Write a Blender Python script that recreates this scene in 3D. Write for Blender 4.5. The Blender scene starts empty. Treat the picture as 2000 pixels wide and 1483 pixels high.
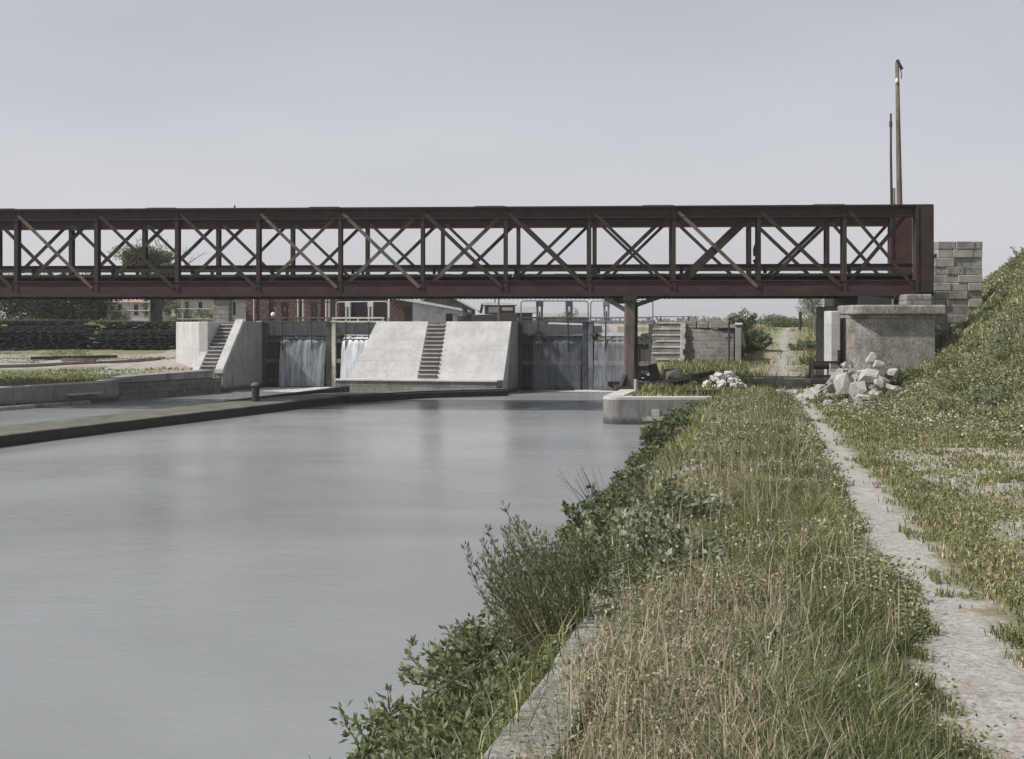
import bpy, bmesh, math, random
import numpy as np
from mathutils import Vector, Matrix, noise

SC = bpy.context.scene
COL = SC.collection
R = random.Random(7)
NR = np.random.RandomState(11)

# ------------------------------------------------------------ camera, sky, sun
EYE = 2.75
F = 2200.0
HY = 632.0
cd = bpy.data.cameras.new('camera')
cam = bpy.data.objects.new('camera', cd)
COL.objects.link(cam)
cam.location = (0, 0, EYE)
cam.rotation_euler = (math.radians(90), 0, 0)
cd.sensor_width = 36.0
cd.lens = 36.0 * F / 2000.0
cd.shift_y = -(741.5 - HY) / 2000.0
cd.clip_start = 0.1
cd.clip_end = 6000
SC.camera = cam

SUN_EL = math.radians(47)
SUN_AZ = math.radians(-106)      # clockwise from +Y : the sun stands to the left
sun_dir = Vector((math.sin(SUN_AZ) * math.cos(SUN_EL), math.cos(SUN_AZ) * math.cos(SUN_EL), math.sin(SUN_EL)))
sd = bpy.data.lights.new('sun', 'SUN')
sd.energy = 3.7
sd.angle = math.radians(0.8)
sd.color = (1.0, 0.965, 0.92)
sun = bpy.data.objects.new('sun', sd)
COL.objects.link(sun)
sun.rotation_euler = (-sun_dir).to_track_quat('-Z', 'Y').to_euler()
sun.location = (-30, 0, 40)

W = bpy.data.worlds.new('World')
SC.world = W
W.use_nodes = True
wn = W.node_tree.nodes
wl = W.node_tree.links
wn.clear()
sky = wn.new('ShaderNodeTexSky')
sky.sky_type = 'NISHITA'
sky.sun_disc = False
sky.sun_elevation = SUN_EL
sky.sun_rotation = SUN_AZ
sky.air_density = 1.0
sky.dust_density = 3.2
sky.ozone_density = 1.0
hs = wn.new('ShaderNodeHueSaturation')
hs.inputs['Saturation'].default_value = 0.42
tint = wn.new('ShaderNodeMix'); tint.data_type = 'RGBA'; tint.blend_type = 'MULTIPLY'
tint.inputs[0].default_value = 1.0
tint.inputs[7].default_value = (1.0, 0.99, 1.0, 1)
bg = wn.new('ShaderNodeBackground')
bg.inputs['Strength'].default_value = 0.11
wo = wn.new('ShaderNodeOutputWorld')
wl.new(sky.outputs[0], hs.inputs['Color'])
wl.new(hs.outputs[0], tint.inputs[6])
# thin white veil of high cloud over the clear sky, palest towards the horizon
wtc = wn.new('ShaderNodeTexCoord'); wsp = wn.new('ShaderNodeSeparateXYZ')
wl.new(wtc.outputs['Generated'], wsp.inputs[0])
wr = wn.new('ShaderNodeValToRGB')
for i_, (p_, c_) in enumerate([(0.0, (0.98, 0.97, 1.0)), (0.10, (0.91, 0.915, 0.965)), (0.30, (0.65, 0.685, 0.755)), (0.8, (0.52, 0.57, 0.64))]):
    if i_ > 1: wr.color_ramp.elements.new(p_)
    e_ = wr.color_ramp.elements[i_]; e_.position = p_; e_.color = (*c_, 1)
wl.new(wsp.outputs[2], wr.inputs[0])
vs_ = wn.new('ShaderNodeVectorMath'); vs_.operation = 'SCALE'; vs_.inputs['Scale'].default_value = 5.15
wno = wn.new('ShaderNodeTexNoise'); wno.inputs['Scale'].default_value = 2.2; wno.inputs['Detail'].default_value = 5
wmp = wn.new('ShaderNodeMapping'); wmp.inputs['Scale'].default_value = (1, 1, 4)
wl.new(wtc.outputs['Generated'], wmp.inputs['Vector']); wl.new(wmp.outputs[0], wno.inputs['Vector'])
wcr = wn.new('ShaderNodeValToRGB'); wcr.color_ramp.elements[0].position = 0.3; wcr.color_ramp.elements[0].color = (.90, .91, .93, 1)
wcr.color_ramp.elements[1].position = 0.7; wcr.color_ramp.elements[1].color = (1.06, 1.055, 1.04, 1)
wl.new(wno.outputs[0], wcr.inputs[0])
wmu = wn.new('ShaderNodeMix'); wmu.data_type = 'RGBA'; wmu.blend_type = 'MULTIPLY'; wmu.inputs[0].default_value = 1
wl.new(wr.outputs[0], wmu.inputs[6]); wl.new(wcr.outputs[0], wmu.inputs[7])
wl.new(wmu.outputs[2], vs_.inputs[0])
veil = wn.new('ShaderNodeMix'); veil.data_type = 'RGBA'; veil.inputs[0].default_value = 0.78
wl.new(tint.outputs[2], veil.inputs[6]); wl.new(vs_.outputs[0], veil.inputs[7])
wl.new(veil.outputs[2], bg.inputs['Color'])
wl.new(bg.outputs[0], wo.inputs['Surface'])

SC.view_settings.view_transform = 'Standard'
SC.view_settings.look = 'None'
SC.view_settings.exposure = 0.4
SC.view_settings.gamma = 1.0
SC.render.engine = 'CYCLES'
SC.cycles.max_bounces = 6
SC.cycles.transparent_max_bounces = 12

# ------------------------------------------------------------ helpers
def P(px, py, D):
    """pixel of the 2000 px wide picture at depth D -> point"""
    return Vector(((px - 1000) / F * D, D, EYE - (py - HY) / F * D))

def tag(o, label=None, cat=None, group=None, kind=None):
    if label: o['label'] = label
    if cat: o['category'] = cat
    if group: o['group'] = group
    if kind: o['kind'] = kind
    return o

def thing(name, label, cat, loc=(0, 0, 0), rz=0.0, group=None):
    o = bpy.data.objects.new(name, None)
    o.empty_display_size = 0.3
    COL.objects.link(o)
    o.location = loc
    o.rotation_euler = (0, 0, rz)
    return tag(o, label, cat, group)

def copy_tree(o, parent=None):
    c = o.copy()
    COL.objects.link(c)
    if parent is not None:
        c.parent = parent
    for ch in [x for x in COL.objects if x.parent == o and x != c]:
        copy_tree(ch, c)
    return c

class MB:
    def __init__(self):
        self.v = []; self.f = []
    def add(self, vs, fs):
        b = len(self.v)
        self.v += [tuple(p) for p in vs]
        self.f += [tuple(i + b for i in f) for f in fs]
    def box(self, x0, x1, y0, y1, z0, z1):
        self.add([(x0,y0,z0),(x1,y0,z0),(x1,y1,z0),(x0,y1,z0),(x0,y0,z1),(x1,y0,z1),(x1,y1,z1),(x0,y1,z1)],
                 [(0,3,2,1),(4,5,6,7),(0,1,5,4),(1,2,6,5),(2,3,7,6),(3,0,4,7)])
    def hexa(self, b, t):
        """b, t: four bottom and four top points, counter-clockwise from above"""
        self.add(list(b) + list(t), [(0,3,2,1),(4,5,6,7),(0,1,5,4),(1,2,6,5),(2,3,7,6),(3,0,4,7)])
    def prism(self, pts, z0, z1):
        n = len(pts)
        self.add([(p[0], p[1], z0) for p in pts] + [(p[0], p[1], z1) for p in pts],
                 [tuple(range(n - 1, -1, -1)), tuple(range(n, 2 * n))] + [(i, (i + 1) % n, n + (i + 1) % n, n + i) for i in range(n)])
    def beam(self, p0, p1, w, h, up=(0, 0, 1)):
        p0 = Vector(p0); p1 = Vector(p1)
        d = (p1 - p0).normalized()
        u = Vector(up)
        s = d.cross(u)
        if s.length < 1e-4: s = d.cross(Vector((0, 1, 0)))
        s.normalize(); u = s.cross(d).normalized()
        a = s * w / 2; b = u * h / 2
        self.add([p0-a-b, p0+a-b, p0+a+b, p0-a+b, p1-a-b, p1+a-b, p1+a+b, p1-a+b],
                 [(0,3,2,1),(4,5,6,7),(0,1,5,4),(1,2,6,5),(2,3,7,6),(3,0,4,7)])
    def tube(self, pts, rad, n=8, caps=True):
        pts = [Vector(p) for p in pts]
        if not hasattr(rad, '__len__'): rad = [rad] * len(pts)
        rings = []
        ref = None
        vs = []
        for i, p in enumerate(pts):
            d = (pts[min(i + 1, len(pts) - 1)] - pts[max(i - 1, 0)])
            if d.length < 1e-9: d = Vector((0, 0, 1))
            d.normalize()
            if ref is None:
                ref = d.orthogonal().normalized()
            ref = (ref - d * ref.dot(d)).normalized()
            q = d.cross(ref)
            for k in range(n):
                a = 2 * math.pi * k / n
                vs.append(p + (ref * math.cos(a) + q * math.sin(a)) * rad[i])
        fs = []
        for i in range(len(pts) - 1):
            for k in range(n):
                fs.append((i*n+k, i*n+(k+1)%n, (i+1)*n+(k+1)%n, (i+1)*n+k))
        if caps:
            fs.append(tuple(range(n - 1, -1, -1)))
            fs.append(tuple((len(pts)-1)*n + k for k in range(n)))
        self.add(vs, fs)
    def lathe(self, c, prof, n=16):
        vs = []; fs = []
        for (r, z) in prof:
            for k in range(n):
                a = 2 * math.pi * k / n
                vs.append((c[0] + r * math.cos(a), c[1] + r * math.sin(a), c[2] + z))
        for i in range(len(prof) - 1):
            for k in range(n):
                fs.append((i*n+k, i*n+(k+1)%n, (i+1)*n+(k+1)%n, (i+1)*n+k))
        fs.append(tuple(range(n - 1, -1, -1)))
        fs.append(tuple((len(prof)-1)*n + k for k in range(n)))
        self.add(vs, fs)
    def rock(self, c, size, rnd, k=11, squash=1.0):
        bm = bmesh.new()
        for _ in range(k):
            v = Vector((rnd.uniform(-1, 1), rnd.uniform(-1, 1), rnd.uniform(-1, 1)))
            v = v.normalized() * rnd.uniform(0.75, 1.0)
            v = Vector((max(-.75, min(.75, v.x)), max(-.75, min(.75, v.y)), max(-.7, min(.7, v.z))))
            bm.verts.new((v.x * size[0], v.y * size[1], v.z * size[2]))
        r = bmesh.ops.convex_hull(bm, input=bm.verts)
        bmesh.ops.delete(bm, geom=[g for g in r['geom_interior'] if isinstance(g, bmesh.types.BMVert)], context='VERTS')
        bm.verts.index_update()
        self.add([Vector(v.co) + Vector(c) for v in bm.verts], [[v.index for v in f.verts] for f in bm.faces])
        bm.free()
    def build(self, name, mat, parent=None, org=None, smooth=False, bevel=0.0):
        if parent is not None:
            off = Vector((0, 0, 0)); q = parent
            while q is not None:
                off = off + Vector(q.location); q = q.parent
        else:
            off = Vector(org) if org is not None else Vector((0, 0, 0))
        me = bpy.data.meshes.new(name)
        me.from_pydata([(p[0]-off.x, p[1]-off.y, p[2]-off.z) for p in self.v], [], self.f)
        me.materials.append(mat)
        me.validate(); me.update()
        if smooth:
            me.polygons.foreach_set('use_smooth', [True] * len(me.polygons))
        o = bpy.data.objects.new(name, me)
        COL.objects.link(o)
        if parent is not None: o.parent = parent
        else: o.location = off
        if bevel:
            b = o.modifiers.new('bevel', 'BEVEL'); b.width = bevel; b.segments = 2; b.limit_method = 'ANGLE'
        return o

def part(name, mat, parent, fn, **k):
    m = MB(); fn(m)
    return m.build(name, mat, parent, **k)

def mesh_np(name, verts, faces_quads, faces_tris, cols, mat, org=(0, 0, 0), parent=None):
    """verts (N,3); quads (Q,4); tris (T,3); cols (N,3)"""
    me = bpy.data.meshes.new(name)
    n = len(verts); q = len(faces_quads); t = len(faces_tris)
    me.vertices.add(n)
    me.vertices.foreach_set('co', (verts - np.array(org)).astype(np.float32).ravel())
    li = []
    if q: li.append(faces_quads.ravel())
    if t: li.append(faces_tris.ravel())
    li = np.concatenate(li).astype(np.int32)
    me.loops.add(len(li))
    me.loops.foreach_set('vertex_index', li)
    me.polygons.add(q + t)
    st = np.concatenate([np.arange(q) * 4, q * 4 + np.arange(t) * 3]).astype(np.int32)
    me.polygons.foreach_set('loop_start', st)
    me.update(calc_edges=True)
    a = me.color_attributes.new('Col', 'FLOAT_COLOR', 'POINT')
    c4 = np.ones((n, 4), np.float32); c4[:, :3] = cols
    a.data.foreach_set('color', c4.ravel())
    me.materials.append(mat)
    o = bpy.data.objects.new(name, me)
    COL.objects.link(o)
    if parent is not None: o.parent = parent
    else: o.location = org
    return o

# ------------------------------------------------------------ materials
def newmat(name):
    m = bpy.data.materials.new(name); m.use_nodes = True
    nt = m.node_tree; nt.nodes.clear()
    out = nt.nodes.new('ShaderNodeOutputMaterial')
    return m, nt, out

def coord(nt, vec_scale=(1, 1, 1)):
    tc = nt.nodes.new('ShaderNodeTexCoord')
    mp = nt.nodes.new('ShaderNodeMapping')
    mp.inputs['Scale'].default_value = vec_scale
    nt.links.new(tc.outputs['Object'], mp.inputs['Vector'])
    return mp.outputs[0]

def noi(nt, v, scale, detail=5, rough=0.6, dist=0.0):
    n = nt.nodes.new('ShaderNodeTexNoise')
    n.inputs['Scale'].default_value = scale; n.inputs['Detail'].default_value = detail
    n.inputs['Roughness'].default_value = rough; n.inputs['Distortion'].default_value = dist
    if v is not None: nt.links.new(v, n.inputs['Vector'])
    return n.outputs[0]

def ramp(nt, fac, stops):
    r = nt.nodes.new('ShaderNodeValToRGB')
    e = r.color_ramp.elements
    while len(e) < len(stops): e.new(0.5)
    for i, (p, c) in enumerate(stops):
        e[i].position = p
        if not hasattr(c, '__len__'): c = (c, c, c)
        e[i].color = (c[0], c[1], c[2], 1)
    nt.links.new(fac, r.inputs[0])
    return r.outputs[0]

def mixc(nt, f, a, b, mode='MIX'):
    m = nt.nodes.new('ShaderNodeMix'); m.data_type = 'RGBA'; m.blend_type = mode
    for i, s in ((0, f), (6, a), (7, b)):
        if isinstance(s, (int, float)): m.inputs[i].default_value = s
        elif isinstance(s, tuple): m.inputs[i].default_value = (s[0], s[1], s[2], 1)
        else: nt.links.new(s, m.inputs[i])
    return m.outputs[2]

def bump(nt, h, strength, dist=0.02):
    b = nt.nodes.new('ShaderNodeBump')
    b.inputs['Strength'].default_value = strength; b.inputs['Distance'].default_value = dist
    nt.links.new(h, b.inputs['Height'])
    return b.outputs[0]

def bsdf(nt, out, col, rough=0.8, nrm=None, metal=0.0, spec=0.3):
    b = nt.nodes.new('ShaderNodeBsdfPrincipled')
    if isinstance(col, tuple): b.inputs['Base Color'].default_value = (*col[:3], 1)
    else: nt.links.new(col, b.inputs['Base Color'])
    if isinstance(rough, (int, float)): b.inputs['Roughness'].default_value = rough
    else: nt.links.new(rough, b.inputs['Roughness'])
    b.inputs['Metallic'].default_value = metal
    b.inputs['Specular IOR Level'].default_value = spec
    if nrm is not None: nt.links.new(nrm, b.inputs['Normal'])
    nt.links.new(b.outputs[0], out.inputs['Surface'])
    return b

def simple(name, a, b, scale=3.0, rough=0.8, bs=0.3, stain=None, stain_scale=1.2, stretch=(1, 1, 1), spec=0.3, bd=0.02, c=None):
    m, nt, out = newmat(name)
    v = coord(nt, stretch)
    n1 = noi(nt, v, scale, 8, 0.65)
    col = ramp(nt, n1, [(0.32, a), (0.68, b)])
    if c:
        n3 = noi(nt, v, scale * 7, 4, 0.6)
        col = mixc(nt, ramp(nt, n3, [(0.48, 0), (0.62, 1)]), col, c)
    if stain:
        n2 = noi(nt, coord(nt), stain_scale, 6, 0.7, 0.4)
        col = mixc(nt, ramp(nt, n2, [(0.5, 0), (0.66, 0.8)]), col, stain)
    bsdf(nt, out, col, rough, bump(nt, noi(nt, v, scale * 6, 6, 0.7), bs, bd), spec=spec)
    return m

def concrete(name, a, b, lines=0.42, streak=(0.16, 0.15, 0.13), amount=0.5):
    """cast concrete with shutter-board lines and running stains"""
    m, nt, out = newmat(name)
    v = coord(nt)
    n1 = noi(nt, v, 1.3, 9, 0.68)
    col = ramp(nt, n1, [(0.3, a), (0.66, b)])
    n2 = noi(nt, coord(nt, (3.0, 3.0, 0.35)), 1.6, 6, 0.65)
    col = mixc(nt, ramp(nt, n2, [(0.5, 0), (0.72, amount)]), col, streak)
    n4 = noi(nt, v, 22, 3, 0.6)
    col = mixc(nt, ramp(nt, n4, [(0.56, 0), (0.70, 0.35)]), col, (0.24, 0.23, 0.21))
    sep = nt.nodes.new('ShaderNodeSeparateXYZ'); nt.links.new(v, sep.inputs[0])
    mm = nt.nodes.new('ShaderNodeMath'); mm.operation = 'ADD'
    nt.links.new(sep.outputs[2], mm.inputs[0])
    nn = nt.nodes.new('ShaderNodeMath'); nn.operation = 'MULTIPLY'; nn.inputs[1].default_value = 0.03
    nt.links.new(n1, nn.inputs[0]); nt.links.new(nn.outputs[0], mm.inputs[1])
    dv = nt.nodes.new('ShaderNodeMath'); dv.operation = 'DIVIDE'; dv.inputs[1].default_value = lines
    nt.links.new(mm.outputs[0], dv.inputs[0])
    fr = nt.nodes.new('ShaderNodeMath'); fr.operation = 'FRACT'; nt.links.new(dv.outputs[0], fr.inputs[0])
    ln = ramp(nt, fr.outputs[0], [(0.0, 0.75), (0.06, 0.0)])
    lm = nt.nodes.new('ShaderNodeMath'); lm.operation = 'MULTIPLY'
    nt.links.new(ln, lm.inputs[0]); nt.links.new(ramp(nt, noi(nt, v, 2.2, 3), [(0.4, 0), (0.6, 1)]), lm.inputs[1])
    col = mixc(nt, lm.outputs[0], col, (0.2, 0.19, 0.18))
    # algae band at the water line 
    ge = nt.nodes.new('ShaderNodeNewGeometry'); s2 = nt.nodes.new('ShaderNodeSeparateXYZ'); nt.links.new(ge.outputs['Position'], s2.inputs[0])
    wa = nt.nodes.new('ShaderNodeMath'); wa.operation = 'MULTIPLY_ADD'; wa.inputs[1].default_value = 0.35
    nt.links.new(n2, wa.inputs[0]); nt.links.new(s2.outputs[2], wa.inputs[2])
    col = mixc(nt, ramp(nt, wa.outputs[0], [(0.26, 0.85), (0.40, 0.0)]), col, (0.06, 0.062, 0.045))
    bsdf(nt, out, col, 0.9, bump(nt, noi(nt, v, 14, 8, 0.7), 0.5, 0.02), spec=0.2)
    return m

def masonry(name, a, b, mortar, bw=0.62, bh=0.27, msize=0.02, offs=0.5, dirty=(0.12, 0.11, 0.09)):
    m, nt, out = newmat(name)
    tc = nt.nodes.new('ShaderNodeTexCoord')
    sep = nt.nodes.new('ShaderNodeSeparateXYZ'); nt.links.new(tc.outputs['Object'], sep.inputs[0])
    ad = nt.nodes.new('ShaderNodeMath'); ad.operation = 'ADD'
    nt.links.new(sep.outputs[0], ad.inputs[0]); nt.links.new(sep.outputs[1], ad.inputs[1])
    cb = nt.nodes.new('ShaderNodeCombineXYZ')
    nt.links.new(ad.outputs[0], cb.inputs[0]); nt.links.new(sep.outputs[2], cb.inputs[1])
    wob = nt.nodes.new('ShaderNodeVectorMath'); wob.operation = 'MULTIPLY_ADD'
    nz = nt.nodes.new('ShaderNodeTexNoise'); nz.inputs['Scale'].default_value = 3.0
    nt.links.new(tc.outputs['Object'], nz.inputs['Vector'])
    nt.links.new(nz.outputs['Color'], wob.inputs[0]); wob.inputs[1].default_value = (0.05, 0.04, 0)
    nt.links.new(cb.outputs[0], wob.inputs[2])
    br = nt.nodes.new('ShaderNodeTexBrick')
    br.inputs['Scale'].default_value = 1.0
    br.inputs['Brick Width'].default_value = bw; br.inputs['Row Height'].default_value = bh
    br.inputs['Mortar Size'].default_value = msize; br.offset = offs
    br.inputs['Mortar Smooth'].default_value = 0.4
    br.inputs['Color1'].default_value = (*a, 1); br.inputs['Color2'].default_value = (*b, 1)
    br.inputs['Mortar'].default_value = (*mortar, 1)
    nt.links.new(wob.outputs[0], br.inputs['Vector'])
    n1 = noi(nt, tc.outputs['Object'], 2.3, 8, 0.7)
    col = mixc(nt, ramp(nt, n1, [(0.42, 0), (0.66, 0.75)]), br.outputs['Color'], dirty)
    n2 = noi(nt, tc.outputs['Object'], 9, 4, 0.6)
    col = mixc(nt, ramp(nt, n2, [(0.5, 0), (0.7, 0.4)]), col, (0.42, 0.4, 0.36))
    hb = mixc(nt, 0.35, br.outputs['Fac'], noi(nt, tc.outputs['Object'], 18, 6, 0.7))
    iv = nt.nodes.new('ShaderNodeInvert'); nt.links.new(hb, iv.inputs['Color'])
    bsdf(nt, out, col, 0.92, bump(nt, iv.outputs[0], 0.7, 0.03), spec=0.15)
    return m

def leafmat(name, transl=0.35, rough=0.6, boost=1.0):
    m, nt, out = newmat(name)
    at = nt.nodes.new('ShaderNodeAttribute'); at.attribute_name = 'Col'
    b = nt.nodes.new('ShaderNodeBsdfPrincipled')
    b.inputs['Roughness'].default_value = rough; b.inputs['Specular IOR Level'].default_value = 0.2
    tr = nt.nodes.new('ShaderNodeBsdfTranslucent')
    nt.links.new(at.outputs['Color'], b.inputs['Base Color'])
    nt.links.new(at.outputs['Color'], tr.inputs['Color'])
    mx = nt.nodes.new('ShaderNodeMixShader'); mx.inputs[0].default_value = transl
    nt.links.new(b.outputs[0], mx.inputs[1]); nt.links.new(tr.outputs[0], mx.inputs[2])
    nt.links.new(mx.outputs[0], out.inputs['Surface'])
    return m

M = {}
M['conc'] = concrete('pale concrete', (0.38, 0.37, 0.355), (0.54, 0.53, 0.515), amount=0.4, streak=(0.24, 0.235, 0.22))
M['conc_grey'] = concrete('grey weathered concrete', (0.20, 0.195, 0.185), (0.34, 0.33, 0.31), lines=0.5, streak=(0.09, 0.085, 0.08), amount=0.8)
M['conc_step'] = concrete('step concrete', (0.17, 0.165, 0.15), (0.27, 0.26, 0.24), lines=9.0, streak=(0.14, 0.13, 0.11), amount=0.5)  # darker than the walls, putting the shade of the risers into the colour
M['conc_dirty'] = masonry('stained stone base', (0.30, 0.29, 0.27), (0.22, 0.21, 0.19), (0.13, 0.12, 0.11), 0.95, 0.3, 0.016, dirty=(0.11, 0.10, 0.08))
M['stone'] = masonry('grey ashlar', (0.36, 0.345, 0.32), (0.25, 0.24, 0.22), (0.13, 0.125, 0.11), 0.62, 0.26, 0.02)
M['ruin'] = masonry('ruined masonry', (0.25, 0.23, 0.205), (0.16, 0.15, 0.135), (0.33, 0.32, 0.29), 0.36, 0.15, 0.016, dirty=(0.12, 0.105, 0.09))
M['quaystone'] = masonry('dark quay stone', (0.21, 0.20, 0.175), (0.15, 0.14, 0.125), (0.09, 0.085, 0.07), 0.8, 0.22, 0.012, dirty=(0.10, 0.09, 0.075))
M['pier'] = simple('weathered pier stone', (0.22, 0.205, 0.18), (0.44, 0.42, 0.385), 2.4, 0.9, 0.9, stain=(0.12, 0.11, 0.085), stain_scale=1.7, stretch=(1.5, 1.5, .7), bd=0.04, c=(0.20, 0.185, 0.16))
M['chalk'] = simple('white broken stone', (0.40, 0.385, 0.355), (0.60, 0.585, 0.555), 5.0, 0.95, 1.0, stain=(0.24, 0.225, 0.19), stain_scale=2.2, bd=0.05)
M['chalk_white'] = simple('fresh white chalk', (0.56, 0.545, 0.52), (0.74, 0.73, 0.70), 6.0, 0.95, 0.9, bd=0.03)
M['brownstone'] = simple('brown stone', (0.12, 0.10, 0.085), (0.22, 0.19, 0.165), 4.0, 0.95, 0.8)
M['quayface'] = concrete('dark quay concrete', (0.15, 0.145, 0.14), (0.26, 0.25, 0.24), lines=3.0, streak=(0.08, 0.075, 0.07), amount=0.8)
M['greystone'] = simple('grey broken stone', (0.28, 0.265, 0.235), (0.46, 0.44, 0.40), 3.0, 0.95, 0.8, stain=(0.17, 0.155, 0.125))
M['rust'] = simple('dark rusty iron', (0.024, 0.017, 0.015), (0.060, 0.038, 0.030), 2.2, 0.75, 0.5, stain=(0.028, 0.022, 0.022), stain_scale=2.2, spec=0.35)
M['rust_red'] = simple('red rusty plate', (0.040, 0.023, 0.019), (0.080, 0.043, 0.034), 1.6, 0.8, 0.4, stain=(0.045, 0.024, 0.022), stain_scale=1.4, stretch=(1, 1, 1.6), spec=0.3)
M['rust_pale'] = simple('scoured iron bar', (0.085, 0.06, 0.052), (0.17, 0.14, 0.125), 3.0, 0.7, 0.4, stain=(0.05, 0.03, 0.027), spec=0.35)
M['iron_dark'] = simple('black iron', (0.022, 0.022, 0.024), (0.05, 0.045, 0.042), 4.0, 0.6, 0.3, spec=0.4)
M['iron_blue'] = simple('grey blue painted iron', (0.09, 0.10, 0.115), (0.16, 0.17, 0.185), 4.0, 0.6, 0.3, stain=(0.05, 0.045, 0.045), spec=0.4)
M['pipe'] = simple('pale painted pipe', (0.30, 0.31, 0.30), (0.42, 0.42, 0.41), 4.0, 0.5, 0.2, spec=0.4)
M['wood'] = simple('weathered timber', (0.10, 0.085, 0.068), (0.19, 0.165, 0.135), 3.0, 0.88, 0.8, stretch=(6, 6, 0.6), stain=(0.05, 0.042, 0.035))
M['wood_dark'] = simple('dark tarred timber', (0.030, 0.027, 0.024), (0.065, 0.055, 0.047), 3.0, 0.85, 0.8, stretch=(5, 5, 1))
M['wood_pale'] = simple('pale timber', (0.34, 0.32, 0.28), (0.48, 0.46, 0.41), 3.0, 0.85, 0.5, stretch=(1, 6, 6), stain=(0.2, 0.18, 0.15))
M['gatewood'] = simple('wet gate planks', (0.035, 0.036, 0.036), (0.085, 0.083, 0.078), 3.0, 0.55, 0.6, stretch=(6, 6, 0.5), stain=(0.03, 0.035, 0.025))
M['boomtop'] = simple('mossy boom planks', (0.09, 0.085, 0.07), (0.18, 0.17, 0.14), 2.0, 0.9, 0.7, stain=(0.06, 0.065, 0.035), stain_scale=0.9)
M['brick'] = masonry('red brick', (0.095, 0.048, 0.042), (0.07, 0.038, 0.035), (0.075, 0.055, 0.05), 0.24, 0.08, 0.008, dirty=(0.06, 0.03, 0.028))
M['board'] = simple('whitewashed boards', (0.33, 0.33, 0.35), (0.48, 0.48, 0.50), 2.0, 0.9, 0.3, stretch=(5, 5, 0.6), stain=(0.22, 0.22, 0.22))
M['roof_pale'] = simple('pale sheet roof', (0.50, 0.50, 0.50), (0.62, 0.62, 0.62), 1.5, 0.7, 0.2, stain=(0.36, 0.35, 0.34))
M['roof_grey'] = simple('grey roof', (0.22, 0.21, 0.205), (0.33, 0.32, 0.31), 2.0, 0.85, 0.3)
M['roof_red'] = simple('faded tile roof', (0.30, 0.17, 0.15), (0.40, 0.25, 0.22), 3.0, 0.9, 0.4)
M['render'] = simple('pale house wall', (0.40, 0.38, 0.36), (0.52, 0.50, 0.48), 1.5, 0.9, 0.2)
M['bark'] = simple('bark', (0.06, 0.052, 0.043), (0.13, 0.115, 0.095), 5.0, 0.95, 0.8, stretch=(3, 3, 0.6))
M['stem'] = simple('plant stem', (0.10, 0.085, 0.05), (0.19, 0.16, 0.10), 6.0, 0.8, 0.2)
M['twig_dry'] = simple('dry twig', (0.26, 0.235, 0.19), (0.38, 0.35, 0.29), 6.0, 0.85, 0.2)
M['black'] = simple('dark opening', (0.012, 0.012, 0.013), (0.02, 0.02, 0.02), 4.0, 0.9, 0.1)
M['white'] = simple('white enamel', (0.72, 0.72, 0.70), (0.8, 0.8, 0.78), 6.0, 0.4, 0.1)
M['leaf'] = leafmat('green leaves', 0.35)
M['grass'] = leafmat('grass blades', 0.30, 0.7)

# water of the lower canal: murky, long exposure smooths the ripples
def watermat(name, base, rough, bs):
    m, nt, out = newmat(name)
    v = coord(nt, (1, 1, 1))
    big = noi(nt, coord(nt, (0.10, 0.22, 1)), 1.0, 4, 0.55, 0.6)
    rr = ramp(nt, big, [(0.35, rough * 0.7), (0.65, rough * 1.5)])
    h = noi(nt, coord(nt, (1.0, 1.6, 1)), 2.4, 6, 0.65)
    silt = noi(nt, coord(nt, (0.09, 0.16, 1)), 1.0, 5, 0.6, 0.8)
    base = ramp(nt, silt, [(0.35, tuple(c * .84 for c in base)), (0.65, tuple(c * 1.14 for c in base))])
    b = bsdf(nt, out, base, rr, bump(nt, h, bs, 0.03), spec=0.5)
    b.inputs['IOR'].default_value = 1.33
    return m
M['water'] = watermat('canal water', (0.218, 0.226, 0.228), 0.20, 0.40)
M['water_up'] = watermat('lock water', (0.09, 0.10, 0.10), 0.08, 0.1)

def fallmat(name, lo, hi, c=(0.62, 0.64, 0.68), sc=2.3):
    m, nt, out = newmat(name)
    n = noi(nt, coord(nt, (3.2, 3.2, 0.05)), sc, 4, 0.55)
    n2 = noi(nt, coord(nt, (11.0, 11.0, 0.16)), sc, 3, 0.55)
    md = mixc(nt, 0.35, n, n2)
    a = ramp(nt, md, [(0.36, lo), (0.62, hi)])
    d = nt.nodes.new('ShaderNodeBsdfPrincipled'); d.inputs['Base Color'].default_value = (*c, 1); d.inputs['Roughness'].default_value = 0.45
    t = nt.nodes.new('ShaderNodeBsdfTransparent')
    mx = nt.nodes.new('ShaderNodeMixShader')
    nt.links.new(a, mx.inputs[0]); nt.links.new(t.outputs[0], mx.inputs[1]); nt.links.new(d.outputs[0], mx.inputs[2])
    nt.links.new(mx.outputs[0], out.inputs['Surface'])
    return m
M['fall'] = fallmat('falling water', 0.30, 0.85, (0.42, 0.45, 0.49), 1.8)
M['fall_bright'] = fallmat('bright falling water', 0.40, 0.95, (0.58, 0.60, 0.63), 1.6)
M['fall_thin'] = fallmat('thin falling water', 0.16, 0.40, (0.32, 0.35, 0.39), 1.4)
M['foam'] = fallmat('foam', 0.25, 1.0, (0.75, 0.77, 0.8), 1.5)

# ------------------------------------------------------------ lock frame of reference
AX = Vector((0.206, 0.979)); PX = Vector((0.979, -0.206)); LO = Vector((0.0, 46.7))
def L(s, t, z=0.0):
    q = LO + PX * s + AX * t
    return Vector((q.x, q.y, z))
def toL(x, y):
    dx, dy = x - LO.x, y - LO.y
    return dx * PX.x + dy * PX.y, dx * AX.x + dy * AX.y
TOP = 2.83          # top of the lock walls
S0, S1, S2, S3 = -11.0, -5.4, 0.28, 5.85
UPW = 2.21          # water level held by the gates

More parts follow.
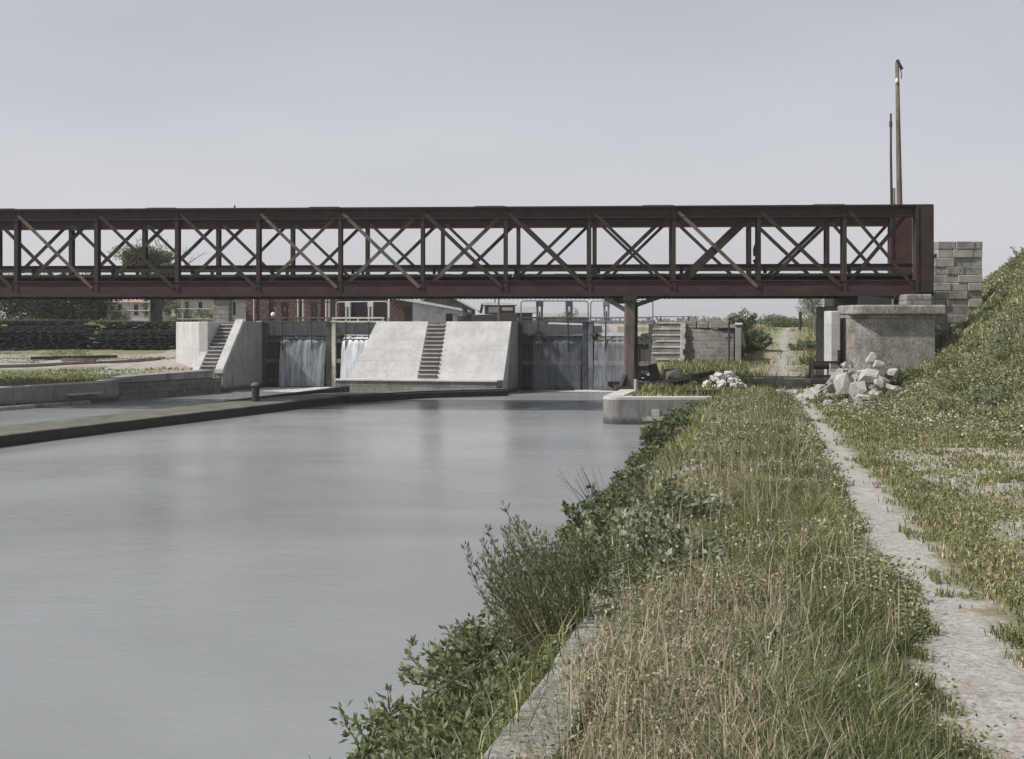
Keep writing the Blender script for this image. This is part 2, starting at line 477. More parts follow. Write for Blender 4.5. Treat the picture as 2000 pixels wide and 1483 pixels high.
# ------------------------------------------------------------ terrain
EY = [-10, 4.5, 5.6, 16.1, 30.6]; EX = [-3.3, -0.06, 0.24, 2.45, 5.45]
def edge_x(y): return np.interp(y, EY, EX)
def base_z(y): return np.interp(y, [0, 6, 14, 26, 37, 46, 58, 64, 2000], [1.1, 1.1, 0.92, 0.70, 0.70, 1.45, 2.42, 2.5, 2.3])
FY = [-10, 8, 12, 16, 22, 27.5, 30, 36, 44, 60, 100, 400]
FX = [18, 14, 11.6, 9.7, 8.9, 9.2, 9.6, 10.5, 13.2, 19, 34, 160]
def foot_x(y): return np.interp(y, FY, FX)
PY = [-5, 3, 5.4, 8.0, 13.3, 25.5, 30, 40, 46, 60, 75]; PXX = [-0.2, 1.72, 2.24, 2.82, 4.02, 6.75, 7.7, 9.7, 11.0, 14.6, 19.5]
def path_x(y): return np.interp(y, PY, PXX)
LWX = [-60, -30, -15.7, -11.55, -11.4]; LWY = [-20, 12, 37.1, 44.6, 46.5]
def left_x(y): return np.interp(y, LWY, LWX)
WING = [(-11.9, 44.9), (-12.25, 46.9), (-13.2, 48.7), (-15.15, 50.8), (-16.2, 60.0), (-16.5, 66)]
def wing_x(y): return np.interp(y, [p[1] for p in WING], [p[0] for p in WING])

def height(x, y):
    s, t = toL(x, y)
    nz = noise.noise(Vector((x * 0.9, y * 0.9, 0))) * 0.06 + noise.noise(Vector((x * 0.25, y * 0.25, 3))) * 0.12
    # chambers of the two locks
    if -3.2 < t < 27 and (S0 - 0.15 < s < S1 + 0.15 or S2 - 0.15 < s < S3 + 0.15):
        return 1.2 if t > 1.2 else -0.8
    if -3.2 < t < 27 and S1 <= s <= S2:
        return 2.6 if t > -0.9 else -0.6
    # right of the right chamber
    if y > 30.6 and s > 0:
        xq = 2.51 + 0.215 * (y - 30.6)
        if x < xq + 0.25: return -0.8
        z = base_z(y)
        if t > -0.6 and x < 9.15 + 0.25 * (y - 45) : z = 2.62
        d = x - foot_x(y)
        if d > 0:
            cap = np.interp(y, [20, 41, 47, 300], [4.6, 4.6, 1.4, 0.6])
            z += min(np.interp(y, [18, 33], [.21, .30]) * d ** 1.4, cap)
        elif y < 36 and x < 8.0:
            z += 0
        return z + nz * (0.5 if y < 60 else 1)
    if s > 0 or y < 30.6 and x > edge_x(y) - 3:
        xe = edge_x(y)
        z = base_z(y)
        if x < xe:
            d = xe - x
            z = z - 0.1 - d * (z + 0.1) / 1.45
            return max(z + nz * 0.6, -0.8)
        d = x - foot_x(y)
        if d > 0: z += min(np.interp(y, [18, 33], [.21, .30]) * d ** 1.4, 4.6)
        k = min(1, (x - xe) / 0.6)
        return z + nz * k * 0.8
    # left of the left chamber
    if y < 44.6:
        xl = left_x(y)
        if x > xl - 0.3: return -0.8
    elif x > -11.6 and t < 0.5: return -0.8
    z = np.interp(y, [0, 36, 44, 50, 55, 60, 70, 2000], [0.65, 0.68, 0.72, 0.95, 1.35, 1.75, 2.55, 2.3])
    if y > 45 and x > wing_x(y) + 0.55 and t > 0.1: z = 2.62
    elif x > -12.1 and y > 43.9 and t < 0.1: return -0.8
    elif x > -13.0 and y > 44 and t < 0.1: z = 0.5
    z += 1.25 * math.exp(-((x + 31) / 8.0) ** 2 - ((y - 71) / 6.0) ** 2) * .35
    return z + nz * 0.6

def axis(lo, hi, step, far_lo, far_hi):
    a = list(np.arange(lo, hi + 1e-6, step))
    out = []; d = step; p = a[-1]
    while p < far_hi: d *= 1.35; p += d; out.append(p)
    pre = []; d = step; p = a[0]
    while p > far_lo: d *= 1.35; p -= d; pre.append(p)
    return pre[::-1] + a + out
xs = axis(-20, 20, 0.22, -2500, 2500); ys = axis(2.6, 64, 0.22, -40, 4000)
nx, ny = len(xs), len(ys)
V = np.zeros((nx * ny, 3)); PD = np.zeros(nx * ny)
for j, y in enumerate(ys):
    pxx = path_x(y)
    for i, x in enumerate(xs):
        V[j * nx + i] = (x, y, height(x, y))
        PD[j * nx + i] = abs(x - pxx) + (.14 if y > 33 else 0)
gi, gj = np.meshgrid(np.arange(nx - 1), np.arange(ny - 1))
b0 = (gj * nx + gi).ravel()
Q = np.stack([b0, b0 + 1, b0 + nx + 1, b0 + nx], 1)

def groundmat():
    m, nt, out = newmat('earth and turf')
    tc = nt.nodes.new('ShaderNodeTexCoord'); v = tc.outputs['Object']
    at = nt.nodes.new('ShaderNodeAttribute'); at.attribute_name = 'Col'
    sep = nt.nodes.new('ShaderNodeSeparateColor'); nt.links.new(at.outputs['Color'], sep.inputs[0])
    # red channel: distance to the path centre, green: bare ground
    n = noi(nt, v, 2.2, 8, 0.7); n2 = noi(nt, v, 9, 5, 0.7)
    turf = ramp(nt, n, [(0.3, (0.13, 0.13, 0.065)), (0.5, (0.18, 0.17, 0.10)), (0.7, (0.25, 0.23, 0.16))])
    dirt = mixc(nt, ramp(nt, noi(nt, v, 30, 4, 0.7), [(0.38, 0.6), (0.55, 0.0)]), ramp(nt, n2, [(0.3, (0.29, 0.27, 0.245)), (0.7, (0.44, 0.42, 0.39))]), (0.17, 0.155, 0.13))
    ad = nt.nodes.new('ShaderNodeMath'); ad.operation = 'MULTIPLY_ADD'
    nt.links.new(noi(nt, v, 3.2, 6, 0.7), ad.inputs[0]); ad.inputs[1].default_value = 0.95
    nt.links.new(sep.outputs[0], ad.inputs[2])
    f = ramp(nt, ad.outputs[0], [(0.64, 1.0), (0.80, 0.0)])
    f2 = nt.nodes.new('ShaderNodeMath'); f2.operation = 'MULTIPLY_ADD'
    nt.links.new(noi(nt, v, 1.6, 6, 0.75), f2.inputs[0]); f2.inputs[1].default_value = 0.9
    nt.links.new(sep.outputs[1], f2.inputs[2])
    g = ramp(nt, f2.outputs[0], [(0.78, 0.0), (0.98, 1.0)])
    mx = nt.nodes.new('ShaderNodeMath'); mx.operation = 'MAXIMUM'
    nt.links.new(f, mx.inputs[0]); nt.links.new(g, mx.inputs[1])
    col = mixc(nt, mx.outputs[0], turf, dirt)
    peb = noi(nt, v, 60, 3, 0.6)
    col = mixc(nt, ramp(nt, peb, [(0.6, 0), (0.72, 0.5)]), col, (0.55, 0.53, 0.50))
    bsdf(nt, out, col, 0.95, bump(nt, mixc(nt, 0.5, noi(nt, v, 25, 6, 0.7), n), 0.6, 0.04), spec=0.1)
    return m

def bare(x, y):
    """amount of bare earth at a point, 0..1"""
    b = 0.0
    d = x - path_x(y)
    if x > foot_x(y) - .5 and y < 44: b = .30
    if 4.5 < y < 17 and .5 < d < 5: b = 0.50
    if 26 < y < 34 and -1.0 < d < 2.0: b = max(b, 0.32)
    if 34 <= y < 64 and x > 6: b = max(b, 0.46 * math.exp(-(d / 1.1) ** 2))
    if x < -11 and 43 < y < 56: b = max(b, 0.16 + 0.52 * math.exp(-((y - (51 + 0.2 * (x + 18))) / 3.4) ** 2))
    if y > 45 and -17 < x < 9: b = max(b, 0.5)
    return b
cc = np.zeros((nx * ny, 3)); cc[:, 0] = np.clip(PD, 0, 3)
for j, y in enumerate(ys):
    for i, x in enumerate(xs):
        if -40 < x < 40 and y < 90: cc[j * nx + i, 1] = bare(x, y)
ground = mesh_np('ground', V, Q, np.zeros((0, 3), int), cc, groundmat())
ground.data.polygons.foreach_set('use_smooth', [True] * len(ground.data.polygons))
tag(ground, 'earth banks, turf and trodden path on both sides of the canal', 'ground', kind='structure')

w = MB()
w.add([(-80, -30, 0), (30, -30, 0), (30, 49, 0), (-80, 49, 0)], [(0, 1, 2, 3)])
tag(w.build('canal_water', M['water']), 'smooth grey water of the lower canal basin', 'water', kind='structure')
for a, b, tt in ((S0, S1, 'left'), (S2, S3, 'right')):
    w = MB()
    mid = (a + b) / 2
    w.add([L(a, 0.06, UPW), L(mid, 1.05, UPW), L(b, 0.06, UPW), L(b, 27.3, UPW), L(a, 27.3, UPW)], [(0, 1, 2, 3, 4)])
    tag(w.build('lock_water', M['water_up']), 'raised water held behind the gates of the %s lock' % tt, 'water', kind='structure')

# ------------------------------------------------------------ lock masonry
def stair_block(m, sa, sb, t_top, t_bot, z_top, z_bot, n):
    for i in range(n):
        z1 = z_top - (i + 1) * (z_top - z_bot) / (n + 1)
        ta = t_top + (t_bot - t_top) * i / n
        tb = t_top + (t_bot - t_top) * (i + 1) / n
        m.hexa([L(sa, tb, -0.3), L(sb, tb, -0.3), L(sb, ta, -0.3), L(sa, ta, -0.3)],
               [L(sa, tb, z1), L(sb, tb, z1), L(sb, ta, z1), L(sa, ta, z1)])

def stair_edges(m, sa, sb, t_top, t_bot, z_top, z_bot, n):
    for i in range(n):
        z1 = z_top - (i + 1) * (z_top - z_bot) / (n + 1)
        ta = t_top + (t_bot - t_top) * i / n
        tb = t_top + (t_bot - t_top) * (i + 1) / n
        m.hexa([L(sa, tb - .045, z1 + .002), L(sb, tb - .045, z1 + .002), L(sb, ta - .046, z1 + .002), L(sa, ta - .046, z1 + .002)],
               [L(sa, tb - .045, z1 + .04), L(sb, tb - .045, z1 + .04), L(sb, ta - .046, z1 + .04), L(sa, ta - .046, z1 + .04)])

def slope_block(m, corners_bot, corners_top, z0, zb, zt, t_back):
    """battered face: front edge bottom (s,t) pair at zb, top pair at zt; body runs back to t_back"""
    (sa, ta), (sb, tb) = corners_bot; (ua, va), (ub, vb) = corners_top
    vs = [L(sa, ta, z0), L(sb, tb, z0), L(sb, tb, zb), L(sa, ta, zb), L(ub, vb, zt), L(ua, va, zt),
          L(ub, t_back, zt), L(ua, t_back, zt), L(ub, t_back, z0), L(ua, t_back, z0)]
    m.add(vs, [(0,1,2,3), (3,2,4,5), (5,4,6,7), (7,6,8,9), (1,8,6,4,2), (0,3,5,7,9), (0,9,8,1)])

# central pier between the two locks
cp = thing('lock_pier', 'broad pale concrete pier with sloping face between the two locks, narrow steps up its middle', 'pier', L(-2.6, -2, 0))
zf = 0.55
def f(m):
    slope_block(m, ((-6.05, -2.95), (-3.2, -2.95)), ((-5.4, -1.4), (-3.2, -1.4)), -0.6, zf, TOP, 0.0)
    slope_block(m, ((-2.43, -2.95), (S2, -2.95)), ((-2.43, -1.4), (S2, -1.4)), -0.6, zf, TOP, 0.0)
part('sloping_face', M['conc'], cp, f, bevel=0.015)
def f(m): stair_block(m, -3.198, -2.432, -1.4, -2.95, TOP, zf, 13)
part('steps', M['conc_step'], cp, f, bevel=0.012)
def f(m):
    m.hexa([L(-6.45, -3.42, -0.6), L(0.1, -3.3, -0.6), L(0.22, -2.97, -0.6), L(-6.3, -2.97, -0.6)],
           [L(-6.4, -3.4, zf - .07), L(0.1, -3.28, zf - .07), L(0.22, -2.97, zf - .07), L(-6.25, -2.97, zf - .07)])
part('base_wall', M['conc_dirty'], cp, f, bevel=0.03)
def f(m):
    m.hexa([L(-6.47, -3.47, zf - .068), L(0.12, -3.35, zf - .068), L(0.25, -2.9, zf - .068), L(-6.3, -2.9, zf - .068)],
           [L(-6.42, -3.45, zf + .012), L(0.12, -3.33, zf + .012), L(0.25, -2.9, zf + .012), L(-6.25, -2.9, zf + .012)])
part('ledge', M['conc'], cp, f, bevel=0.02)
def f(m):
    m.hexa([L(S1, 0.003, -0.6), L(S2, 0.003, -0.6), L(S2, 27, -0.6), L(S1, 27, -0.6)], [L(S1, 0.003, TOP - .05), L(S2, 0.003, TOP - .05), L(S2, 27, TOP - .1), L(S1, 27, TOP - .1)])
part('island_wall', M['conc_grey'], cp, f)
def f(m):  # corner pilaster of the pier; darker concrete carries the shade beside the right gate
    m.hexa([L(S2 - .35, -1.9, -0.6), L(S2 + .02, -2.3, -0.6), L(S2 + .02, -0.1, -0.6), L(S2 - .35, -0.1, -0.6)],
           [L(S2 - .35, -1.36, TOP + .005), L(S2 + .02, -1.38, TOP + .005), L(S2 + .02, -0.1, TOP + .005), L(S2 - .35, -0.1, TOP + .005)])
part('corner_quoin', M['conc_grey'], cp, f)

part('step_treads', M['conc'], cp, lambda m: stair_edges(m, -3.196, -2.434, -1.4, -2.95, TOP, zf, 13))  # paler slabs put the light on the treads into their colour
# left wing
lw = thing('lock_wing_wall', 'pale concrete wing wall of the left lock with steep steps and a sloping coping', 'wing wall', L(-12, -2, 0))
def f(m):
    slope_block(m, ((-11.30, -3.9), (S0, -3.9)), ((-11.30, -2.1), (S0, -2.1)), -0.6, 0.86, TOP, 0.0)
part('chamber_wall', M['conc_grey'], lw, f, bevel=0.02)
def f(m):   # sloping coping along the steps, proud of the wall
    a0, a1 = L(-11.34, -3.97, 0.86), L(-10.97, -3.97, 0.86)
    b0_, b1_ = L(-11.34, -2.08, TOP + .03), L(-10.97, -2.08, TOP + .03)
    up = Vector((0, 0, 0.07)); dn = Vector((0, 0, -0.12))
    m.hexa([a0 + dn, a1 + dn, b1_ + dn, b0_ + dn], [a0 + up, a1 + up, b1_ + up, b0_ + up])
part('coping', M['conc'], lw, f, bevel=0.02)
def f(m):
    a0, a1 = L(-12.32, -4.0, 0.80), L(-12.02, -4.0, 0.80)
    b0_, b1_ = L(-12.32, -3.25, 1.55), L(-12.02, -3.25, 1.55)
    up = Vector((0, 0, 0.05)); dn = Vector((0, 0, -0.7))
    m.hexa([a0 + dn, a1 + dn, b1_ + dn, b0_ + dn], [a0 + up, a1 + up, b1_ + up, b0_ + up])
part('coping', M['conc'], lw, f, bevel=0.02)
def f(m): stair_block(m, -12.02, -11.345, -2.0, -3.9, TOP, 0.86, 12)
part('steps', M['conc_step'], lw, f, bevel=0.012)
part('step_treads', M['conc'], lw, lambda m: stair_edges(m, -12.018, -11.347, -2.0, -3.9, TOP, 0.86, 12))  # lit look of the treads comes from paler concrete, as on the pier
def f(m):
    pts = [L(-12.02, -3.3), L(-12.02, 0.6)] + [Vector((p[0] + 1.2, p[1] + 0.9, 0)) for p in WING[3:1:-1]]
    # outline : front of the wall follows the wing polyline, 0.9 m thick
    fr = [L(-12.02, -3.2, 0), L(-12.45, -3.15, 0), Vector((-13.55, 47.9, 0)), Vector((-15.15, 50.8, 0)), Vector((-15.3, 54.5, 0)), Vector((-14.2, 54.5, 0)), Vector((-14.0, 51.4, 0)), Vector((-12.9, 49.4, 0)), L(-12.02, 0.5, 0)]
    fr = fr[::-1]
    n = len(fr)
    zt = []
    for p in fr: zt.append(TOP - .012)
    m.add([(p.x, p.y, 0.0) for p in fr] + [(p.x, p.y, z) for p, z in zip(fr, zt)],
          [tuple(range(n)), tuple(range(2 * n - 1, n - 1, -1))] + [(i, n + i, n + (i + 1) % n, (i + 1) % n) for i in range(n)])
o = part('splayed_wall', M['conc'], lw, f, bevel=0.03)
def f(m):
    m.hexa([L(-12.0, 0.003, -0.6), L(S0, 0.003, -0.6), L(S0, 27, -0.6), L(-12.0, 27, -0.6)], [L(-12.0, 0.003, TOP - .02), L(S0, 0.003, TOP - .02), L(S0, 27, TOP - .1), L(-12.0, 27, TOP - .1)])
part('island_wall', M['conc_grey'], lw, f)
def f(m):
    m.hexa([L(-11.6, 0.5, TOP - .018), L(S0 + .03, 0.5, TOP - .018), L(S0 + .03, 27, TOP - .098), L(-11.6, 27, TOP - .098)], [L(-11.6, 0.5, TOP + .03), L(S0 + .03, 0.5, TOP + .03), L(S0 + .03, 27, TOP - .05), L(-11.6, 27, TOP - .05)])
part('wall_coping', M['conc'], lw, f)

# right side: ruined masonry with broken steps
rw = thing('ruined_wall', 'ruined rubble stone wall of the right lock with broken white edged steps', 'wall', L(7, -1, 0.7))
rr = random.Random(3)
def f(m):
    m.hexa([L(7.05, -1.9, 0.2), L(9.05, -1.5, 0.2), L(9.05, 3, 0.2), L(7.05, 3, 0.2)], [L(7.05, -1.2, 2.55), L(9.05, -1.0, 2.5), L(9.05, 3, 2.5), L(7.05, 3, 2.55)])
    m.hexa([L(S3, -0.2, -0.6), L(7.05, -0.2, -0.6), L(7.05, 27, -0.6), L(S3, 27, -0.6)], [L(S3, -0.2, TOP - .02), L(7.05, -0.2, TOP - .02), L(7.05, 27, TOP - .1), L(S3, 27, TOP - .1)])
part('wall_body', M['ruin'], rw, f, bevel=0.03)
def f(m):
    s = 7.1
    for k, (wd, hh) in enumerate([(0.5, .3), (0.42, .22), (0.7, .3), (0.3, .16)]):
        m.hexa([L(s, -1.15, 2.553), L(s + wd, -1.15, 2.553), L(s + wd, -0.5, 2.553), L(s, -0.5, 2.553)],
               [L(s, -1.13, 2.553 + hh), L(s + wd, -1.13, 2.55 + hh * .95), L(s + wd, -0.5, 2.55 + hh), L(s, -0.5, 2.553 + hh)])
        s += wd + rr.uniform(0.02, 0.12)
part('broken_coping', M['ruin'], rw, f, bevel=0.03)
def f(m):
    n = 8
    for i in range(n):
        z1 = TOP - .04 - i * (TOP - 0.95) / n
        ta = -0.2 - i * 0.22; tb = -0.2 - (i + 1) * 0.22
        m.hexa([L(S3 + .02, tb, -.6), L(7.0, tb, -.6), L(7.0, ta, -.6), L(S3 + .02, ta, -.6)], [L(S3 + .02, tb, z1 - .062), L(7.0, tb, z1 - .062), L(7.0, ta, z1 - .062), L(S3 + .02, ta, z1 - .062)])
o = part('steps', M['ruin'], rw, f)
def f(m):
    n = 8
    for i in range(n):
        z1 = TOP - .04 - i * (TOP - 0.95) / n
        ta = -0.2 - i * 0.22; tb = -0.2 - (i + 1) * 0.22 - 0.03
        e = rr.uniform(0, .22)
        m.hexa([L(S3 + e, tb, z1 - .06), L(7.02, tb, z1 - .06), L(7.02, ta, z1 - .06), L(S3 + e, ta, z1 - .06)], [L(S3 + e, tb, z1 + .0), L(7.02, tb, z1 + .0), L(7.02, ta, z1), L(S3 + e, ta, z1)])
part('step_slab', M['chalk'], rw, f, bevel=0.012)
def f(m):
    for i in range(9):
        z0 = 0.9 + i * 0.21; t = -1.98 + i * 0.082
        wd = 0.10 + rr.uniform(0, .14)
        m.hexa([L(7.0, t - .05, z0), L(7.0 + wd, t - .05, z0), L(7.0 + wd, t + .5, z0), L(7.0, t + .5, z0)],
               [L(7.0, t - .02, z0 + .2), L(7.0 + wd, t - .02, z0 + .2), L(7.0 + wd, t + .5, z0 + .2), L(7.0, t + .5, z0 + .2)])
part('white_quoins', M['chalk'], rw, f, bevel=0.015)
dp = thing('drain_pipe', 'dark upright pipe fixed to the right end of the ruined wall', 'pipe', L(8.86, -1.7, 0.7))
part('pipe', M['iron_dark'], dp, lambda m: m.tube([L(8.86, -1.75, 0.8), L(8.86, -1.62, 2.72)], 0.035, 8))
part('bracket', M['iron_dark'], dp, lambda m: m.beam(L(8.72, -1.56, 1.3), L(9.0, -1.56, 1.3), .05, .05))
part('bracket', M['iron_dark'], dp, lambda m: m.beam(L(8.72, -1.56, 2.2), L(9.0, -1.56, 2.2), .05, .05))
gp = thing('guide_post', 'grey concrete upright post ending the ruined wall beside the bushes', 'post', L(9.2, -1.6, 0.7))
part('shaft', M['conc_grey'], gp, lambda m: m.hexa([L(9.1, -1.75, .6), L(9.33, -1.75, .6), L(9.33, -1.5, .6), L(9.1, -1.5, .6)], [L(9.1, -1.72, 2.7), L(9.33, -1.72, 2.7), L(9.33, -1.5, 2.7), L(9.1, -1.5, 2.7)]), bevel=.02)
part('cap', M['conc'], gp, lambda m: m.hexa([L(9.06, -1.78, 2.703), L(9.37, -1.78, 2.703), L(9.37, -1.46, 2.703), L(9.06, -1.46, 2.703)], [L(9.09, -1.75, 2.78), L(9.34, -1.75, 2.78), L(9.34, -1.5, 2.78), L(9.09, -1.5, 2.78)]))

# ------------------------------------------------------------ lock gates
def leaf_gate(label, h, mt, water_fall, fall_ranges, railing_mat, beam_mat, moss=True):
    """h: heel (s,t), mt: mitre (s,t)"""
    g = thing('lock_gate', label, 'lock gate', L(h[0], h[1], 0), group='timber mitre gates closing the two locks')
    hs_, ms = Vector((h[0], h[1])), Vector((mt[0], mt[1]))
    def G(u, z, off=0.0):      # u in 0..1 along the leaf, off = towards downstream
        q = hs_ + (ms - hs_) * u
        return L(q.x, q.y - off, z)
    def slab(m, u0, u1, z0, z1, o0, o1):
        m.hexa([G(u0, z0, o1), G(u1, z0, o1), G(u1, z0, o0), G(u0, z0, o0)] if hs_.x < ms.x else [G(u1, z0, o1), G(u0, z0, o1), G(u0, z0, o0), G(u1, z0, o0)],
               [G(u0, z1, o1), G(u1, z1, o1), G(u1, z1, o0), G(u0, z1, o0)] if hs_.x < ms.x else [G(u1, z1, o1), G(u0, z1, o1), G(u0, z1, o0), G(u1, z1, o0)])
    def f(m):
        n = 14
        for i in range(n):
            u0 = i / n + .004; u1 = (i + 1) / n - .004
            slab(m, u0, u1, -.4, UPW + 0.02, -.02, .05 + .012 * ((i * 7) % 3))
    part('planking', M['gatewood'], g, f)
    for z in (0.25, 1.12, 2.0):
        part('cross_beam', M['wood'] if z > 1 and z < 2 else M['gatewood'], g, lambda m: slab(m, 0.03, 0.97, z - .09, z + .09, .09, .22), bevel=.01)
    part('heel_post', M['gatewood'], g, lambda m: slab(m, 0.0, 0.07, -.4, TOP - .1, -.1, .24), bevel=.02)
    part('mitre_post', beam_mat, g, lambda m: slab(m, 0.92, 0.998, -.4, TOP + .05, -.1, .26), bevel=.02)
    part('walkway', beam_mat, g, lambda m: (slab(m, 0.0, 1.0, TOP - .04, TOP + .03, -.3, .3)), bevel=.01)
    part('top_rail', beam_mat, g, lambda m: (slab(m, 0.02, 0.99, TOP + .12, TOP + .19, .22, .28)), bevel=.008)
    for u in (0.05, 0.5, 0.96):
        part('strut', beam_mat, g, lambda m: slab(m, u - .01, u + .01, TOP + .03, TOP + .12, .22, .28))
    for u in (0.3, 0.72):
        part('paddle_rod', M['iron_dark'], g, lambda m: m.tube([G(u, 0.3, .3), G(u, TOP, .3)], .03, 6))
        pr = part('paddle_rack', railing_mat, g, lambda m: (slab(m, u - .045, u - .018, TOP + .03, TOP + .80, -.02, .08), slab(m, u + .018, u + .045, TOP + .03, TOP + .80, -.02, .08), slab(m, u - .05, u + .05, TOP + .62, TOP + .84, -.04, .1)), bevel=.01)
        part('rack_bar', M['iron_dark'], pr, lambda m: m.tube([G(u, TOP + .03, .03), G(u, TOP + .42, .03)], .028, 6))
        part('crank', M['iron_dark'], pr, lambda m: m.tube([G(u - .03, TOP + .16, .12), G(u + .03, TOP + .16, .12)], .05, 8))
    def rail(m):
        pts = [G(0.02, TOP + .03, -.2), G(0.02, TOP + .76, -.2), G(0.035, TOP + .83, -.2), G(0.06, TOP + .86, -.2), G(0.94, TOP + .86, -.2), G(0.965, TOP + .83, -.2), G(0.98, TOP + .76, -.2), G(0.98, TOP + .03, -.2)]
        m.tube(pts, .024, 6)
    part('handrail', railing_mat, g, rail)
    # sheets of water falling over the gate
    for k, (u0, u1, mat) in enumerate(fall_ranges):
        m = MB(); rows = 10; colsn = 40
        vs = []; fs = []
        for i in range(rows + 1):
            zz = UPW + .05 - (UPW + .02) * i / rows
            oo = 0.10 + 0.42 * (i / rows) ** 0.55 if i else -.05
            for j in range(colsn + 1):
                uu = u0 + (u1 - u0) * j / colsn
                vs.append(G(uu, zz, oo + .012 * math.sin(uu * 47 + 2 * math.sin(uu * 13))))
        for i in range(rows):
            for j in range(colsn):
                a = i * (colsn + 1) + j
                fs.append((a, a + colsn + 1, a + colsn + 2, a + 1))
        m.add(vs, fs)
        o = m.build('water_curtain', mat, None, org=G((u0+u1)/2, 0), smooth=True)
        tag(o, water_fall[k], 'falling water', kind='stuff')
    return g, G

ml = ((S0 + S1) / 2, 1.0); mr = ((S2 + S3) / 2, 1.0)
gA, GA = leaf_gate('left leaf of the left lock gate, streaked with falling water', (S0, 0), ml, ['broad streaky veil of water falling over the left leaf of the left lock'], [(0.27, 0.92, M['fall'])], M['iron_dark'], M['wood'])
gB, GB = leaf_gate('right leaf of the left lock gate, pale rail on top and bright water pouring over', (S1, 0), ml, ['bright white sheet of water pouring beside the central pier'], [(0.0, 0.80, M['fall_bright'])], M['pipe'], M['wood_pale'])
gC, GC = leaf_gate('left leaf of the right lock gate, dark with a thin film of water', (S2, 0), mr, ['thin grey film of water on the left leaf of the right lock'], [(0.22, 0.91, M['fall_thin'])], M['iron_blue'], M['iron_blue'])
gD, GD = leaf_gate('right leaf of the right lock gate, half hidden by the timber trestle', (S3, 0), mr, ['narrow grey sheet of water left of the timber trestle'], [(0.25, 0.90, M['fall_thin'])], M['iron_blue'], M['iron_blue'])

# moss and weeds hanging at the top of gates is built with the plants below
# white round lamp on the left gate, pale plank across the right lock
q = GA(0.14, TOP + .2, .1)
lt = thing('lamp', 'small round white lamp on the walkway of the left lock gate', 'lamp', q)
part('globe', M['white'], lt, lambda m: m.lathe(q, [(0.03, 0.0), (0.085, .03), (.105, .1), (.09, .17), (.03, .21)], 14), smooth=True)
part('stem', M['iron_dark'], lt, lambda m: m.tube([q - Vector((0, 0, .18)), q], .015, 6))
m = MB(); m.beam(L(S2 + .3, 6.0, 2.76), L(S3 - .2, 2.0, 2.62), .3, .07)
tag(m.build('plank', M['wood_pale'], org=L(3, 4, 2.6)), 'pale plank laid across the right lock behind its gate', 'plank')

# foam at the foot of the gates
def foam(label, pts, mat=M['foam']):
    m = MB(); m.add([(p.x, p.y, 0.012) for p in pts], [tuple(range(len(pts)))])
    tag(m.build('foam', mat, org=(pts[0].x, pts[0].y, 0)), label, 'foam', kind='stuff')
foam('white foam boiling below the left lock gate', [L(-10.6, -0.9), L(-10.2, -3.0), L(-8, -3.6), L(-6.3, -3.2), L(-5.9, -1), L(-8.2, .2)])
foam('thin line of foam below the right lock gate', [L(1.0, -0.55), L(1.4, -1.0), L(4.4, -0.9), L(4.9, -.45), L(3.1, .45)])

# ------------------------------------------------------------ quay walls, boom, coping
def sweep(m, pts, widths, z0, z1, side=1):
    """wall along pts; body on the given side of the line"""
    n = len(pts)
    ins = []
    for i, p in enumerate(pts):
        a = Vector(pts[max(i - 1, 0)]); b = Vector(pts[min(i + 1, n - 1)])
        d = (b - a).normalized(); nrm = Vector((-d.y, d.x)) * side
        wd = widths[i] if hasattr(widths, '__len__') else widths
        ins.append(Vector(p) + nrm * wd)
    z1s = z1 if hasattr(z1, '__len__') else [z1] * n
    vs = []
    for i in range(n):
        vs += [(pts[i][0], pts[i][1], z0), (pts[i][0], pts[i][1], z1s[i]), (ins[i].x, ins[i].y, z1s[i]), (ins[i].x, ins[i].y, z0)]
    fs = []
    for i in range(n - 1):
        a = i * 4; b = a + 4
        for k in range(4):
            k2 = (k + 1) % 4
            fs.append((a + k, b + k, b + k2, a + k2) if side < 0 else (a + k, a + k2, b + k2, b + k))
    fs.append((0, 1, 2, 3) if side < 0 else (3, 2, 1, 0)); e = (n - 1) * 4
    fs.append((e + 3, e + 2, e + 1, e) if side < 0 else (e, e + 1, e + 2, e + 3))
    m.add(vs, fs)

# right quay block, rounded at its outer corner
cor = []
for k in range(7):
    a = math.radians(k * 15)
    cor.append((2.51 + .45 - .45 * math.sin(a), 30.6 + .45 - .45 * math.cos(a)))
qp = [(6.1, 30.6)] + cor + [(2.51 + .215 * 3, 33.6), (2.51 + .215 * 8, 38.6), (S3 * .979 - .2, 45.4)]
qw = thing('quay_wall', 'low concrete quay wall with rounded corner standing in the water at right', 'quay wall', (2.9, 31, 0))
part('wall_face', M['quayface'], qw, lambda m: sweep(m, qp, 0.6, -0.7, 0.66, -1), bevel=0.02)
part('coping', M['conc'], qw, lambda m: sweep(m, [(p[0] - .0, p[1]) for p in qp], 0.5, 0.663, 0.75, -1), bevel=0.025)
part('plaster_patch', M['chalk'], qw, lambda m: m.prism([(3.55, 30.57), (4.75, 30.57), (4.75, 30.61), (3.55, 30.61)], 0.10, .22))
part('plaster_patch', M['chalk'], qw, lambda m: m.prism([(3.8, 30.572), (4.0, 30.572), (4.0, 30.61), (3.8, 30.61)], 0.223, .42))
part('plaster_patch', M['chalk'], qw, lambda m: m.prism([(4.35, 30.568), (4.8, 30.568), (4.8, 30.61), (4.35, 30.61)], 0.224, .34))

